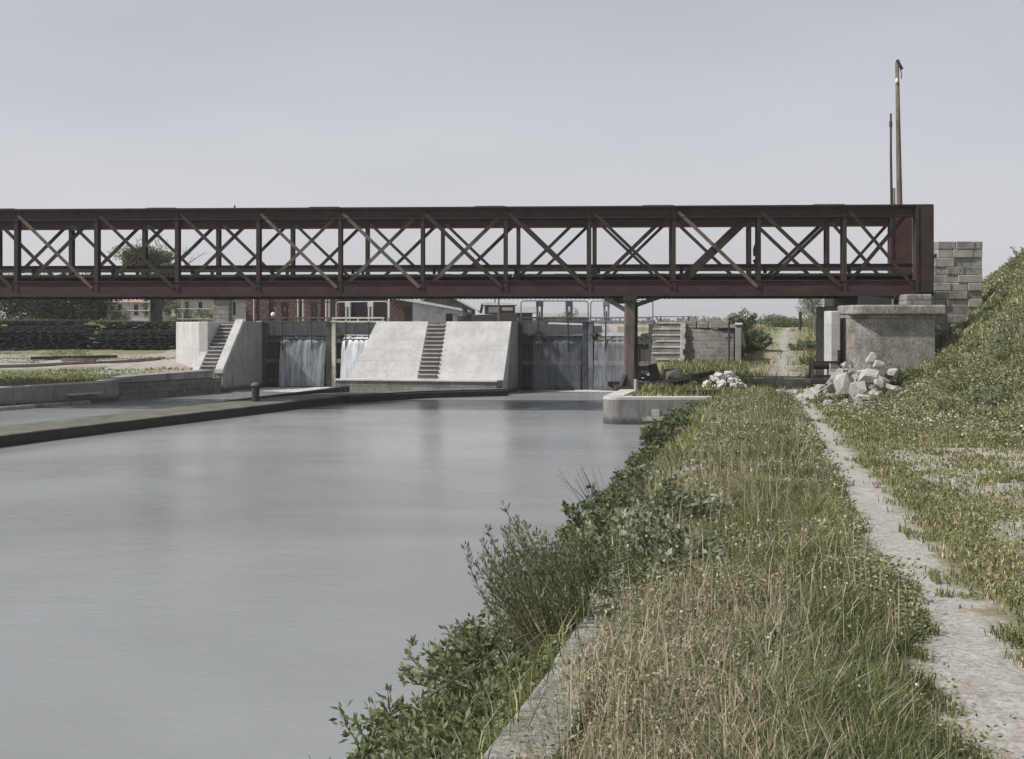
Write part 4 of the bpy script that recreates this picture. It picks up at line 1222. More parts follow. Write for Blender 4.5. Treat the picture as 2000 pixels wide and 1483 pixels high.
for off in (0, .6):
    pts = []
    for x in np.arange(-40, -15.2, .8):
        y = 46.6 + .035 * (x + 26) ** 2 * (1 if x > -26 else .1) + off + .12 * (x + 26) 
        pts.append((x, y, g1(x, y) + .05))
    part('rail', M['rust_pale'], tk, lambda m: m.tube(pts, .045, 5))
for i, (a, b, lb) in enumerate([((-21.9, 51.3), (-18.3, 52.2), 'dark timber lying in front of the track stack'), ((-20.2, 50.6), (-18.6, 50.3), 'short brown timber lying near the rails on the left bank'), ((-23.8, 52.4), (-21.0, 51.6), 'bleached plank leaning out of the weeds on the left bank')]):
    m = MB(); za, zb = g1(*a), g1(*b)
    m.beam((a[0], a[1], za + .1), (b[0], b[1], zb + .12), .2, .14)
    tag(m.build('timber', [M['wood_dark'], M['wood'], M['wood_pale']][i], org=(a[0], a[1], za)), lb, 'timber')

# white fences and pillar
def fence(name, label, xs_, y, ztop, rails, mat, r=.05):
    t = thing(name, label, 'fence', (xs_[0], y, g1(xs_[0], y)))
    for x in xs_:
        part('post', mat, t, lambda m: m.box(x - r, x + r, y - r, y + r, g1(x, y) - .1, ztop), bevel=.01)
    for z in rails:
        part('rail', mat, t, lambda m: m.tube([(xs_[0] - .3, y - r - .03, z), (xs_[-1] + .1, y - r - .03, z)], r * .7, 6))
fence('railing', 'white post and rail fence before the ivy covered tree', [-25.75, -24.5, -23.2], 72, 4.25, [4.1, 3.55], M['wood_pale'], .065)
fence('railing', 'pale thin railing left of the capped stone pillar', [-19.3, -17.2], 66, 4.45, [4.3, 3.6, 3.0], M['pipe'], .04)
fence('railing', 'thin low iron railing on top of the lock wall above the broken steps', [6.15, 7.3], 46.6, 3.06, [3.03], M['iron_blue'], .025)
gpl = thing('gate_pillar', 'grey stone pillar with a red brick cap left of the brick building', 'pillar', (-16, 62, 2.5))
part('shaft', M['stone'], gpl, lambda m: m.box(-16.35, -15.5, 61.6, 62.4, 1.6, 4.05), bevel=.02)
part('cap', M['brick'], gpl, lambda m: m.box(-16.5, -15.38, 61.5, 62.5, 4.053, 4.3), bevel=.02)

# ------------------------------------------------------------ buildings
def lockbox(m, s0, s1, t0, t1, z0, z1):
    m.hexa([L(s0, t0, z0), L(s1, t0, z0), L(s1, t1, z0), L(s0, t1, z0)], [L(s0, t0, z1), L(s1, t0, z1), L(s1, t1, z1), L(s0, t1, z1)])
bb = thing('brick_building', 'long low dark red brick building behind the left lock', 'building', L(-15, 12, 2.5))
part('wall', M['brick'], bb, lambda m: lockbox(m, -17.5, -12.1, 12, 20.5, 1.8, 4.95))
part('roof', M['roof_grey'], bb, lambda m: lockbox(m, -17.8, -11.8, 11.7, 20.8, 4.953, 5.12), bevel=.02)
for s in (-16.2, -14.6, -13.2):
    part('buttress', M['brick'], bb, lambda m: lockbox(m, s - .12, s + .12, 11.85, 11.998, 1.8, 4.8))
part('door', M['wood_dark'], bb, lambda m: lockbox(m, -12.07, -12.0, 14.2, 15.4, 2.6, 4.5))
part('drainpipe', M['wood_pale'], bb, lambda m: m.tube([L(-16.98, 11.9, 2.3), L(-16.98, 11.9, 4.95)], .05, 6))
part('drainpipe', M['pipe'], bb, lambda m: m.tube([L(-12.6, 11.9, 2.3), L(-12.6, 11.9, 4.95)], .05, 6))
lps = [(582, 'tall thin pale mooring pole at the left lock, left of the pair'), (592, 'tall thin pale mooring pole at the left lock, right of the pair'), (637, 'pale square pole beside the mitre of the left lock gates')]
for px, lb in lps:
    a = P(px, 634, 57.3); a.z = 2.6
    m = MB(); m.tube([a, a + Vector((0, 0, 2.0))], .055, 6)
    tag(m.build('mooring_pole', M['wood_pale'], org=a), lb, 'pole')

def hx(m, x0, x1, y0, y1, z0, zl, zr):
    m.hexa([(x0, y0, z0), (x1, y0, z0), (x1, y1, z0), (x0, y1, z0)], [(x0, y0, zl), (x1, y0, zr), (x1, y1, zr), (x0, y1, zl)])
D_ = 84.0
a, b = P(758, 582, D_), P(908, 609, D_)
sh = thing('lean_to_shed', 'whitewashed lean-to shed with a long pale sloping roof', 'shed', (a.x, D_, 2.5))
part('wall', M['board'], sh, lambda m: hx(m, P(806, 0, D_).x, b.x, D_, D_ + 7, 2.3, P(0, 591, D_).z, b.z - .05))
part('brick_wall', M['brick'], sh, lambda m: hx(m, a.x + .1, P(806, 0, D_).x - .002, D_ + .02, D_ + 7, 2.3, a.z - .05, P(0, 591, D_).z - .002))
part('roof', M['roof_pale'], sh, lambda m: m.hexa([(a.x, D_ - .4, a.z), (b.x + .2, D_ - .4, b.z), (b.x + .2, D_ + 7.3, b.z), (a.x, D_ + 7.3, a.z)], [(a.x, D_ - .4, a.z + .24), (b.x + .2, D_ - .4, b.z + .16), (b.x + .2, D_ + 7.3, b.z + .16), (a.x, D_ + 7.3, a.z + .24)]))
part('doorway', M['black'], sh, lambda m: m.box(P(790, 0, D_).x, P(804, 0, D_).x, D_ - .04, D_ + .1, 2.4, P(0, 598, D_).z))
part('doorway', M['black'], sh, lambda m: m.box(P(871, 0, D_).x, P(884, 0, D_).x, D_ - .04, D_ + .1, 2.4, P(0, 613, D_).z))
D_ = 96.0
pk, e0, e1 = P(862, 571, D_), P(795, 601, D_), P(922, 603, D_)
gh = thing('gabled_house', 'small gabled house with brown boarded gable and pale roof behind the shed', 'house', (pk.x, D_, 2.4))
def f(m):
    vs = [(e0.x, D_, 2.2), (e1.x, D_, 2.2), (e1.x, D_, e1.z), (pk.x, D_, pk.z), (e0.x, D_, e1.z)]
    vs += [(v[0], D_ + 8, v[2]) for v in vs]
    m.add(vs, [(0, 1, 2, 3, 4), (9, 8, 7, 6, 5), (1, 6, 7, 2), (0, 4, 9, 5)])
part('wall', M['wood'], gh, f)
for sg, e in ((-1, e0), (1, e1)):
    def f(m):
        dz = (e1.z - pk.z) / (e1.x - pk.x) if sg > 0 else (e1.z - pk.z) / (e0.x - pk.x)
        ex = e.x + sg * .5; ez = pk.z + dz * (ex - pk.x)
        lo = .01; up = .16
        q = [(pk.x, D_ - .5, pk.z), (ex, D_ - .5, ez), (ex, D_ + 8.4, ez), (pk.x, D_ + 8.4, pk.z)]
        if sg < 0: q = [q[1], q[0], q[3], q[2]]
        m.hexa([(p[0], p[1], p[2] + lo) for p in q], [(p[0], p[1], p[2] + up) for p in q])
    part('roof', M['roof_pale'] if sg > 0 else M['roof_grey'], gh, f)
part('window', M['black'], gh, lambda m: m.box(P(905, 0, D_).x, P(912, 0, D_).x, D_ - .05, D_ + .05, P(0, 622, D_).z, P(0, 609, D_).z))
part('front_panel', M['board'], gh, lambda m: m.box(P(884, 0, D_).x, P(903, 0, D_).x, D_ - .04, D_ + .05, 2.3, P(0, 604, D_).z))

# boiler on the pier
q = L(-3.55, 6, TOP - .03)
bo = thing('iron_boiler', 'squat black iron boiler with a short chimney standing on the central pier', 'boiler', q)
part('body', M['iron_dark'], bo, lambda m: m.lathe(q, [(.28, 0), (.36, .08), (.38, .3), (.33, .42), (.16, .47)], 14), smooth=False)
part('chimney', M['iron_dark'], bo, lambda m: m.lathe(q + Vector((0, 0, .47)), [(.13, 0), (.12, .16), (.15, .2)], 10))
part('handle', M['iron_dark'], bo, lambda m: m.tube([q + Vector((-.38, -.1, .3)), q + Vector((-.5, -.1, .36)), q + Vector((-.38, -.1, .42))], .02, 5))
q = L(-2.35, 8, TOP - .05)
m = MB(); m.tube([q, q + Vector((0, 0, 1.6))], .045, 6)
tag(m.build('thin_post', M['wood'], org=q), 'thin brown post standing just right of the black boiler', 'post')

# covered barge beyond the locks
D_ = 80.0
bg_ = thing('covered_barge', 'dark covered barge with pale cabin panels lying beyond the central pier', 'barge', P(955, 630, D_))
def X_(px): return P(px, 0, D_).x
def Z_(py): return P(0, py, D_).z
part('hull', M['wood_dark'], bg_, lambda m: m.hexa([(X_(912), D_, 2.2), (X_(1008), D_, 2.2), (X_(1008), D_ + 4, 2.2), (X_(912), D_ + 4, 2.2)], [(X_(906), D_, Z_(616)), (X_(1012), D_, Z_(612)), (X_(1012), D_ + 4, Z_(612)), (X_(906), D_ + 4, Z_(616))]), bevel=.05)
cb_ = part('cabin', M['iron_dark'], bg_, lambda m: m.box(X_(946), X_(1006), D_ + .3, D_ + 3.5, Z_(613), Z_(597)))
part('cabin_panel', M['board'], cb_, lambda m: m.box(X_(954), X_(976), D_ + .24, D_ + .3, Z_(611), Z_(599)), bevel=.05)
part('cabin_panel', M['roof_pale'], cb_, lambda m: m.box(X_(980), X_(1002), D_ + .24, D_ + .3, Z_(607), Z_(600)), bevel=.05)
part('roof', M['roof_grey'], bg_, lambda m: m.hexa([(X_(942), D_, Z_(596)), (X_(1010), D_, Z_(596)), (X_(1010), D_ + 3.8, Z_(596)), (X_(942), D_ + 3.8, Z_(596))], [(X_(946), D_ + .2, Z_(591)), (X_(1006), D_ + .2, Z_(593)), (X_(1006), D_ + 3.6, Z_(593)), (X_(946), D_ + 3.6, Z_(591))]))
part('mast', M['iron_dark'], bg_, lambda m: m.tube([(X_(966), D_ + 1.5, Z_(596)), (X_(966), D_ + 1.5, Z_(574))], .04, 6))
part('tiller', M['wood_dark'], bg_, lambda m: m.beam((X_(938), D_ + 1, Z_(612)), (X_(942), D_ + 1, Z_(593)), .1, .2))

def house(label, px0, px1, D, pyw, pyr, wall, roof, wins):
    t = thing('house', label, 'house', (P(px0, 0, D).x, D, 2.3))
    x0, x1 = P(px0, 0, D).x, P(px1, 0, D).x
    zw, zr = P(0, pyw, D).z, P(0, pyr, D).z
    part('wall', wall, t, lambda m: m.box(x0, x1, D, D + 7, 2.1, zw))
    def f(m):
        a = .4
        vs = [(x0-a, D-a, zw), (x1+a, D-a, zw), (x1+a, D+7+a, zw), (x0-a, D+7+a, zw), (x0-a, D+3.5, zr), (x1+a, D+3.5, zr)]
        m.add(vs, [(0,3,2,1), (0,1,5,4), (2,3,4,5), (1,2,5), (3,0,4)])
    part('roof', roof, t, f)
    for px, wpx in wins:
        part('window', M['black'], t, lambda m: m.box(P(px, 0, D).x, P(px + wpx, 0, D).x, D - .05, D + .04, zw - 1.3, zw - .25))
house('pale house with a faded red tile roof behind the white fence', 150, 296, 112, 590, 574, M['render'], M['roof_red'], [(230, 8), (262, 8)])
house('long pale house with small dark windows right of the ivy covered tree', 334, 420, 104, 585, 571, M['render'], M['roof_red'], [(341, 7), (362, 7), (388, 7)])
house('low whitewashed outbuilding between stone pillar and brick building', 424, 492, 90, 584, 570, M['board'], M['roof_pale'], [(455, 5)])
house('low dark roofed barn beyond the right lock', 1066, 1150, 120, 621, 611, M['wood'], M['roof_grey'], [(1080, 4)])
house('small dark shed beyond the right lock beside the barge', 1012, 1040, 96, 611, 598, M['wood_dark'], M['roof_grey'], [(1022, 4)])

# ------------------------------------------------------------ vegetation
def hsv_jit(base, n, dv=.3, dh=.06):
    base = np.array(base)
    c = np.repeat(base[None, :], n, 0) * (1 + NR.uniform(-dv, dv, (n, 1)))
    c *= 1 + NR.uniform(-dh, dh, (n, 3))
    return np.clip(c, 0.01, .9)

def blades(name, X, Y, Zb, H, Wd, cols, lean=.35, org=(0, 0, 0), parent=None):
    n = len(X)
    a = NR.uniform(0, 2 * np.pi, n); l = np.abs(NR.normal(lean, .18, n)) * H
    la = NR.uniform(0, 2 * np.pi, n)
    wx_ = np.cos(a) * Wd / 2; wy_ = np.sin(a) * Wd / 2
    lx = np.cos(la) * l; ly = np.sin(la) * l
    v = np.zeros((n, 5, 3))
    v[:, 0] = np.stack([X - wx_, Y - wy_, Zb - .03], 1); v[:, 1] = np.stack([X + wx_, Y + wy_, Zb - .03], 1)
    mx, my, mz = X + lx * .35, Y + ly * .35, Zb + H * .6
    v[:, 2] = np.stack([mx - wx_ * .8, my - wy_ * .8, mz], 1); v[:, 3] = np.stack([mx + wx_ * .8, my + wy_ * .8, mz], 1)
    v[:, 4] = np.stack([X + lx, Y + ly, Zb + np.sqrt(np.maximum(H ** 2 - l ** 2, .1 * H ** 2))], 1)
    b = np.arange(n)[:, None] * 5
    q = b + np.array([[0, 1, 3, 2]]); t = b + np.array([[2, 3, 4]])
    return mesh_np(name, v.reshape(-1, 3), q, t, np.repeat(cols, 5, 0), M['grass'], org, parent)

def vnoise(X, Y, sc, seed=0.0):
    return np.array([noise.noise(Vector((x * sc, y * sc, seed))) for x, y in zip(X, Y)])
def cellnoise(X, Y, sc, seed):
    """smooth value noise, vectorised"""
    r = np.random.RandomState(seed); T = r.uniform(-1, 1, (64, 64))
    x = X * sc + 31.7; y = Y * sc + 17.3
    i = np.floor(x).astype(int); j = np.floor(y).astype(int); u = x - i; v = y - j
    u = u * u * (3 - 2 * u); v = v * v * (3 - 2 * v)
    g = lambda a, b: T[a % 64, b % 64]
    return g(i, j) * (1-u) * (1-v) + g(i+1, j) * u * (1-v) + g(i, j+1) * (1-u) * v + g(i+1, j+1) * u * v

# leaf cards
def leafquads(C, Dr, Ln, Wd):
    n = len(C)
    up = NR.normal(0, 1, (n, 3)); s = np.cross(Dr, up); s /= np.linalg.norm(s, axis=1)[:, None] + 1e-9
    nn = np.cross(s, Dr)
    v = np.zeros((n, 4, 3))
    v[:, 0] = C; v[:, 1] = C + Dr * (Ln * .45)[:, None] + s * (Wd / 2)[:, None] + nn * (Wd * .15)[:, None]
    v[:, 3] = C + Dr * (Ln * .45)[:, None] - s * (Wd / 2)[:, None] + nn * (Wd * .15)[:, None]
    v[:, 2] = C + Dr * Ln[:, None]
    q = np.arange(n)[:, None] * 4 + np.array([[0, 1, 2, 3]])
    return v.reshape(-1, 3), q

GREEN = (.155, .18, .065); OLIVE = (.22, .215, .095); STRAW = (.42, .39, .24); DARKG = (.085, .105, .04)
def grass_cols(X, Y, straw, seed=1):
    n = len(X)
    pn = cellnoise(X, Y, .9, seed) * .5 + cellnoise(X, Y, 2.7, seed + 1) * .5
    u = NR.uniform(0, 1, n) + pn * .35
    c = hsv_jit(GREEN, n)
    o = u > .42; c[o] = hsv_jit(OLIVE, n)[o]
    s = u > (1 - straw); c[s] = hsv_jit(STRAW, n, .35)[s]
    d = u < .04; c[d] = hsv_jit(DARKG, n)[d]
    return c

def meadow_cols(X, Y):
    c = grass_cols(X, Y, .14)
    n = len(X); de = X - edge_x(Y)
    p = np.clip(1.15 - de / 1.5, 0, .75) * np.clip((8.5 - Y) / 3, 0, 1)
    k = NR.uniform(0, 1, n) < p
    c[k] = hsv_jit((.46, .42, .30), n, .25)[k]
    p = np.exp(-((X - path_x(Y) + .55) / .45) ** 2) * .55 * (cellnoise(X, Y, .7, 61) > -.2)
    k = NR.uniform(0, 1, n) < p
    c[k] = hsv_jit((.10, .125, .045), n, .3)[k]
    return c

def region(n, y0, y1, xf0, xf1, power=1.0):
    """n points with density falling off with distance"""
    Y = y0 * (y1 / y0) ** NR.uniform(0, 1, n) if power else NR.uniform(y0, y1, n)
    u = NR.uniform(0, 1, n)
    a = xf0(Y); b = xf1(Y)
    return a + (b - a) * u, Y

def keep_off_path(X, Y, half, soft):
    d = np.abs(X - path_x(Y)) + cellnoise(X, Y, 2.0, 9) * .16 + cellnoise(X, Y, 7.0, 10) * .14
    return NR.uniform(0, 1, len(X)) < np.clip((d - half) / soft, 0, 1)

# A. tall meadow between coping and path
X, Y = region(230000, 3.3, 30.4, lambda y: edge_x(y) + .12, lambda y: path_x(y) + .1)
k = keep_off_path(X, Y, .20, .12); X, Y = X[k], Y[k]
# thin near the coping
de = X - edge_x(Y)
thin = np.clip((de + .05 + .3 * cellnoise(X, Y, 1.3, 4)) / .55, .06, 1)
thin = np.where(Y < 7.5, thin * np.clip(.25 + de * .6, .12, 1), thin)
k = NR.uniform(0, 1, len(X)) < thin; X, Y = X[k], Y[k]; de = de[k]
hn = .55 + .3 * cellnoise(X, Y, 1.1, 5) + .18 * cellnoise(X, Y, 4, 6)
H = (NR.uniform(.05, .27, len(X)) + .06 * NR.uniform(0, 1, len(X)) ** 3) * (.45 + hn) * np.clip(.4 + (X - edge_x(Y)) * .6, .35, 1)
H *= np.clip((np.abs(X - path_x(Y)) - .1) / .5, .3, 1)
tag(blades('meadow_grass', X, Y, gz(X, Y), H, .0032 + .00075 * Y * NR.uniform(.5, 1.2, len(X)), meadow_cols(X, Y), .5), 'tall seeding grass between the canal edge and the footpath', 'grass', kind='stuff')

# seed stalks rising above
X, Y = region(1500, 3.4, 26, lambda y: edge_x(y) + .3, lambda y: path_x(y) - .35)
H = NR.uniform(.2, .46, len(X))
tag(blades('seed_stalks', X, Y, gz(X, Y), H, .003 + .0006 * Y, hsv_jit((.38, .34, .24), len(X), .3), .18), 'pale dry seed stalks standing above the meadow', 'grass', kind='stuff')

# leafy herbs mixed into the meadow
def herb_cover(name, label, X, Y, zlo, zhi, ll, lw, pal, parent=None, flat=.5):
    n = len(X)
    Z = gz(X, Y) + NR.uniform(zlo, zhi, n) * (1 + .5 * cellnoise(X, Y, 2, 71))
    Dv = NR.normal(0, 1, (n, 3)); Dv[:, 2] = np.abs(Dv[:, 2]) * flat; Dv /= np.linalg.norm(Dv, axis=1)[:, None]
    v, q = leafquads(np.stack([X, Y, Z], 1), Dv, ll, lw)
    pal = np.array(pal)
    pn = np.clip(1 + .28 * cellnoise(X, Y, 1.3, 77) + .2 * cellnoise(X, Y, 3.9, 78), .5, 1.6)
    c = pal[NR.randint(0, len(pal), n)] * (NR.uniform(.7, 1.35, n) * pn)[:, None]
    return tag(mesh_np(name, v, q, np.zeros((0, 3), int), np.repeat(c, 4, 0), M['leaf']), label, 'ground cover', kind='stuff')
HERB = [(.15, .18, .07), (.19, .21, .09), (.25, .24, .13), (.12, .15, .055), (.33, .31, .20), (.22, .20, .11), (.42, .39, .29)]
X, Y = region(110000, 3.4, 30.4, lambda y: edge_x(y) + .1, lambda y: path_x(y) - .1)
k = keep_off_path(X, Y, .2, .15) & (NR.uniform(0, 1, len(X)) < np.clip((X - edge_x(Y)) * 1.1, .12, 1)); X, Y = X[k], Y[k]
herb_cover('meadow_herbs', 'small leafy herbs mixed among the meadow grass', X, Y, .0, .17, .016 + .0022 * Y, .005 + .0011 * Y, HERB)
X, Y = region(150000, 4.5, 44, lambda y: path_x(y) + .2, lambda y: .475 * y + 1.0)
k = (NR.uniform(0, 1, len(X)) < np.clip((X - foot_x(Y) + 2.0) / 2.5, .25, 1)) & ~((X > 9.7) & (X < 15.6) & (Y > 32.6) & (Y < 38.6)) & keep_off_path(X, Y, .3, .5)
k &= ~((Y < 17) & (X - path_x(Y) > .8) & (NR.uniform(0, 1, len(X)) < np.clip((cellnoise(X, Y, 1.5, 14) + .6 * cellnoise(X, Y, 4.2, 15) + .35) / .9, 0, .85))); X, Y = X[k], Y[k]
herb_cover('slope_herbs', 'small leafy weeds mixed into the turf and the right embankment', X, Y, .0, .03 + .17 * np.clip((X - foot_x(Y) + 2.5) / 2.5, 0, 1), .02 + .0022 * Y, .008 + .0013 * Y, HERB)
# B. short turf right of the path
X, Y = region(120000, 4.0, 34, lambda y: path_x(y), lambda y: np.minimum(.475 * y + 1.0, foot_x(y) + .4))
k = keep_off_path(X, Y, .20, .35)
pn = cellnoise(X, Y, 1.5, 14) + .6 * cellnoise(X, Y, 4.2, 15)
bareZ = ((Y > 5) & (Y < 17) & (X - path_x(Y) > .8))
bareR = (Y > 25.5) & (np.abs(X - path_x(Y) - .3) < 1.2)
k &= ~(bareZ & (NR.uniform(0, 1, len(X)) < np.clip((pn + .35) / .9, 0, .86))); k &= ~(bareR & (pn > -.2) & (NR.uniform(0, 1, len(X)) < .8))
X, Y = X[k], Y[k]
H = NR.uniform(.02, .07, len(X)) * (1 + .6 * cellnoise(X, Y, 1.2, 16)) + .0026 * Y * NR.uniform(0, 1, len(X))
tag(blades('short_turf', X, Y, gz(X, Y), H, .0035 + .0007 * Y, grass_cols(X, Y, .24, 22), .75), 'short patchy turf right of the footpath', 'grass', kind='stuff')

# C. the embankment
X, Y = region(120000, 9, 46, lambda y: foot_x(y) - .5, lambda y: .475 * y + 1.5)
k = X > foot_x(Y) - .5; k &= ~((X > 9.9) & (X < 12.4) & (Y > 32.8) & (Y < 37)); k &= ~((X > 13.7) & (X < 15.5) & (Y > 36.8) & (Y < 38.5))
X, Y = X[k], Y[k]
H = NR.uniform(.05, .24, len(X)) * (1 + .6 * cellnoise(X, Y, .8, 26))
tag(blades('embankment_grass', X, Y, gz(X, Y), H, .005 + .0009 * Y, grass_cols(X, Y, .38, 33), .55), 'rough grass and weeds covering the right embankment', 'grass', kind='stuff')

# D. quay top, far bank, ramp
X, Y = region(26000, 30.9, 60, lambda y: 3.2 + .215 * (y - 30.6), lambda y: path_x(y) + 4)
d = np.abs(X - path_x(Y)); s_, t_ = (X - LO.x) * PX.x + (Y - LO.y) * PX.y, (X - LO.x) * AX.x + (Y - LO.y) * AX.y
k = (NR.uniform(0, 1, len(X)) < np.clip((d + cellnoise(X, Y, .8, 41) - .9) / 1.2, .03, 1)) & ~((t_ > -1.6) & (s_ < 9.2))
k &= ~((X > 9.8) & (Y > 32.5) & (Y < 38.6))
X, Y = X[k], Y[k]
H = NR.uniform(.08, .3, len(X)) * (1 + .4 * cellnoise(X, Y, .6, 42))
tag(blades('quay_grass', X, Y, gz(X, Y), H, .035, grass_cols(X, Y, .25, 44), .4), 'weeds growing over the quay and the ramp under the bridge', 'grass', kind='stuff')

X = NR.uniform(-36, -12, 90000); Y = NR.uniform(32, 76, 90000)
inn = (X < left_x(Y) - .9) | (Y > 44.6)
inn &= (X < wing_x(Y) - .3) | (Y < 45)
band = (Y < 46.4 + .2 * (X + 20) + .7 * cellnoise(X, Y, .5, 51)) | (Y > 62) | ((cellnoise(X, Y, .4, 52) > .55)) | ((X < -21) & (Y > 50) & (Y < 54.5) & (cellnoise(X, Y, .5, 53) > -.1))
k = inn & band & ~((Y > 55.2) & (Y < 60.5)); X, Y = X[k], Y[k]
H = NR.uniform(.03, .14, len(X)) * (1 + .6 * cellnoise(X, Y, .6, 54)) * np.where(Y > 60, 1.8, 1)
tag(blades('left_bank_grass', X, Y, gz(X, Y), H, .035, grass_cols(X, Y, .2, 55), .7), 'grass along the quay and the slopes of the left bank', 'grass', kind='stuff')

def plant(name, label, cat, base, h, r, nst, nleaf, ll, lw, cols, droop=.25, lean=(0, 0), group=None, stem=None, srad=.006, low=.15, tilt=.3):
    base = Vector(base)
    t = thing(name, label, cat, base, 0, group)
    m = MB(); C = []; Dv = []
    for i in range(nst):
        a = R.uniform(0, 6.283); rr_ = r * math.sqrt(R.random())
        hh = h * R.uniform(.55, 1.0) * (1 - .35 * (rr_ / max(r, 1e-3)))
        tip = Vector((math.cos(a) * rr_ + lean[0] * hh, math.sin(a) * rr_ + lean[1] * hh, hh))
        st = Vector((math.cos(a), math.sin(a), 0)) * rr_ * .3
        pts = []
        wob = Vector((R.uniform(-1, 1), R.uniform(-1, 1), 0)) * r * .15
        for k in range(5):
            u = k / 4
            p = st.lerp(tip, u) + wob * math.sin(u * 3.14) - Vector((0, 0, 1)) * droop * rr_ * u * u
            p.x += math.cos(a) * rr_ * .2 * math.sin(u * 3.14); 
            pts.append(p + base)
        m.tube(pts, [srad * (1.2 - .9 * k / 4) for k in range(5)], 4, caps=False)
        for _ in range(nleaf):
            u = low + (1 - low) * R.random() ** .8
            k = min(3, int(u * 4)); q = pts[k].lerp(pts[k + 1], u * 4 - k)
            d = (pts[k + 1] - pts[k]).normalized() * tilt + Vector((R.uniform(-1, 1), R.uniform(-1, 1), R.uniform(-.4, .8)))
            d.normalize()
            C.append(q + d * R.uniform(0, ll * .8)); Dv.append(d)
    m.build('stems', stem or M['stem'], t)
    if C:
        n = len(C)
        L_ = ll * NR.uniform(.6, 1.2, n); W_ = lw * NR.uniform(.7, 1.2, n)
        v, q = leafquads(np.array([tuple(c) for c in C]), np.array([tuple(d) for d in Dv]), L_, W_)
        base_cols = np.array(cols)[NR.randint(0, len(cols), n)] * NR.uniform(.7, 1.3, (n, 1))
        mesh_np('leaves', v, q, np.zeros((0, 3), int), np.repeat(base_cols, 4, 0), M['leaf'], tuple(base), t)
    return t

G1 = [(.16, .195, .085), (.20, .225, .11), (.13, .16, .07)]
G2 = [(.20, .225, .10), (.26, .275, .15), (.15, .18, .08)]
G3 = [(.10, .13, .06), (.135, .16, .08), (.08, .105, .05)]
GP = [(.22, .25, .15), (.32, .34, .25), (.15, .18, .10)]
DY = [(.30, .26, .17), (.2, .17, .1), (.14, .14, .07)]

def onbank(D, off):   # point on the bank slope: off metres out from the edge line
    x = float(edge_x(D)) - off
    return (x, D, max(g1(x, D), .02) - .03)

plant('willow_bush', 'tall feathery willow bush leaning out over the water near the camera', 'willow bush', onbank(6.15, .10), .92, .36, 64, 80, .036, .009, [(.18, .20, .11), (.24, .25, .16), (.14, .155, .085)], .05, (-.34, .1), stem=M['stem'], srad=.0045, low=.3, tilt=1.2)
plant('willow_bush', 'second lower willow bush, just right of the tall feathery one', 'willow bush', onbank(7.0, .0), .72, .42, 44, 60, .035, .014, G3 + G1, .1, (-.15, .0), srad=.0045, low=.2, tilt=.8)
plant('leafy_weed', 'broad leaved green weed hanging over the water at the bottom left corner', 'weed', onbank(4.55, .62), .42, .42, 26, 44, .075, .028, G1 + G2, .4, (-.35, .1))
plant('leafy_weed', 'bushy broad leaved weed in the foreground beside the stone edging', 'weed', onbank(4.9, .28), .38, .36, 26, 40, .06, .024, G1 + G2, .2, (-.25, .1))
plant('leafy_weed', 'leafy weed clump between the foreground weeds and the willow', 'weed', onbank(5.6, .62), .60, .42, 30, 46, .06, .022, G1, .2, (-.3, .05))
plant('leafy_weed', 'dark leafy weed clump at the foot of the tall willow', 'weed', onbank(6.4, .42), .55, .42, 30, 46, .05, .02, G3 + G1, .2, (-.25, .05))
plant('leafy_weed', 'upright weed with pointed leaves sticking out above the water', 'weed', onbank(5.2, .85), .52, .12, 5, 26, .10, .02, G3, .1, (-.3, .0))
plant('leafy_weed', 'tall single weed standing on the bank edge left of the willow', 'weed', onbank(6.2, .95), .75, .10, 4, 24, .07, .02, G3, .1, (-.2, .0))
weeds_ = [(8.0, .35, .7, G3, 'dense bush left of the coping just beyond the willows'),
      (6.6, .45, .6, GP, 'grey green bush crowding the stone edging right of the willow foot'),
      (7.6, -.25, .55, GP, 'pale flowering bush on top of the bank right of the willow'),
      (9.2, -.35, .6, GP, 'greyish bush on the bank top behind the pale flowering one'),
      (7.2, .70, .5, G1, 'rounded weed clump half hidden at the water left of the willow'),
      (9.9, .15, .75, G3, 'dark green bush right behind the willows'),
      (10.8, .35, .6, G1, 'green bush on the bank behind the dark green one'),
      (11.9, .30, .72, G3, 'bushy dark plant where dry stems stand over the water'),
      (12.9, .15, .62, G1, 'leafy bush on the bank edge before the bend of bushes'),
      (14.0, .35, .55, GP, 'pale green clump on the middle of the bank'),
      (15.2, .2, .5, GP, 'greyish clump next to the exposed edging stones'),
      (16.6, .55, .6, G3, 'low dark bush below the exposed edging stones'),
      (18.0, .5, .6, G1, 'fresh green bush at the middle of the exposed edging'),
      (20.0, .45, .95, G3, 'round dark bush at the corner where bank and quay meet'),
      (21.4, .4, 1.0, G3, 'taller dark bush beside the plaster patch of the quay wall'),
      (23.2, .3, .6, G1, 'small bush on the bank before the quay wall'),
      (25.5, .3, .55, G1, 'low green tuft below the quay wall'),
      (28.0, .35, .6, G1, 'last green tuft where the bank joins the quay wall')]
for i, (D, off, h, cl, lb) in enumerate(weeds_):
    h *= (.8 if D > 19 else .72) if D > 10 else 1
    plant('bank_bush', lb, 'bush', onbank(D, off), h, (.48 + .008 * D) * (.82 if D > 10 else 1), 40, 44, .04 + .0018 * D, .02 + .0016 * D, cl + ([(.2, .2, .12)] if i % 2 else []), .2, (-.15, 0))
plant('leafy_weed', 'weed clump reaching farthest out over the water below the willow', 'weed', onbank(5.9, .95), .5, .45, 30, 46, .05, .02, G1 + G2, .3, (-.2, .05))
plant('leafy_weed', 'low spreading weed between the corner weeds and the water', 'weed', onbank(5.0, .95), .42, .45, 28, 46, .055, .024, G1 + G2, .3, (-.15, .1))
plant('leafy_weed', 'dense weed clump crowding the stone edging near the bottom of the picture', 'weed', onbank(4.7, .2), .26, .3, 34, 46, .045, .02, G1 + GP, .2, (-.3, 0))
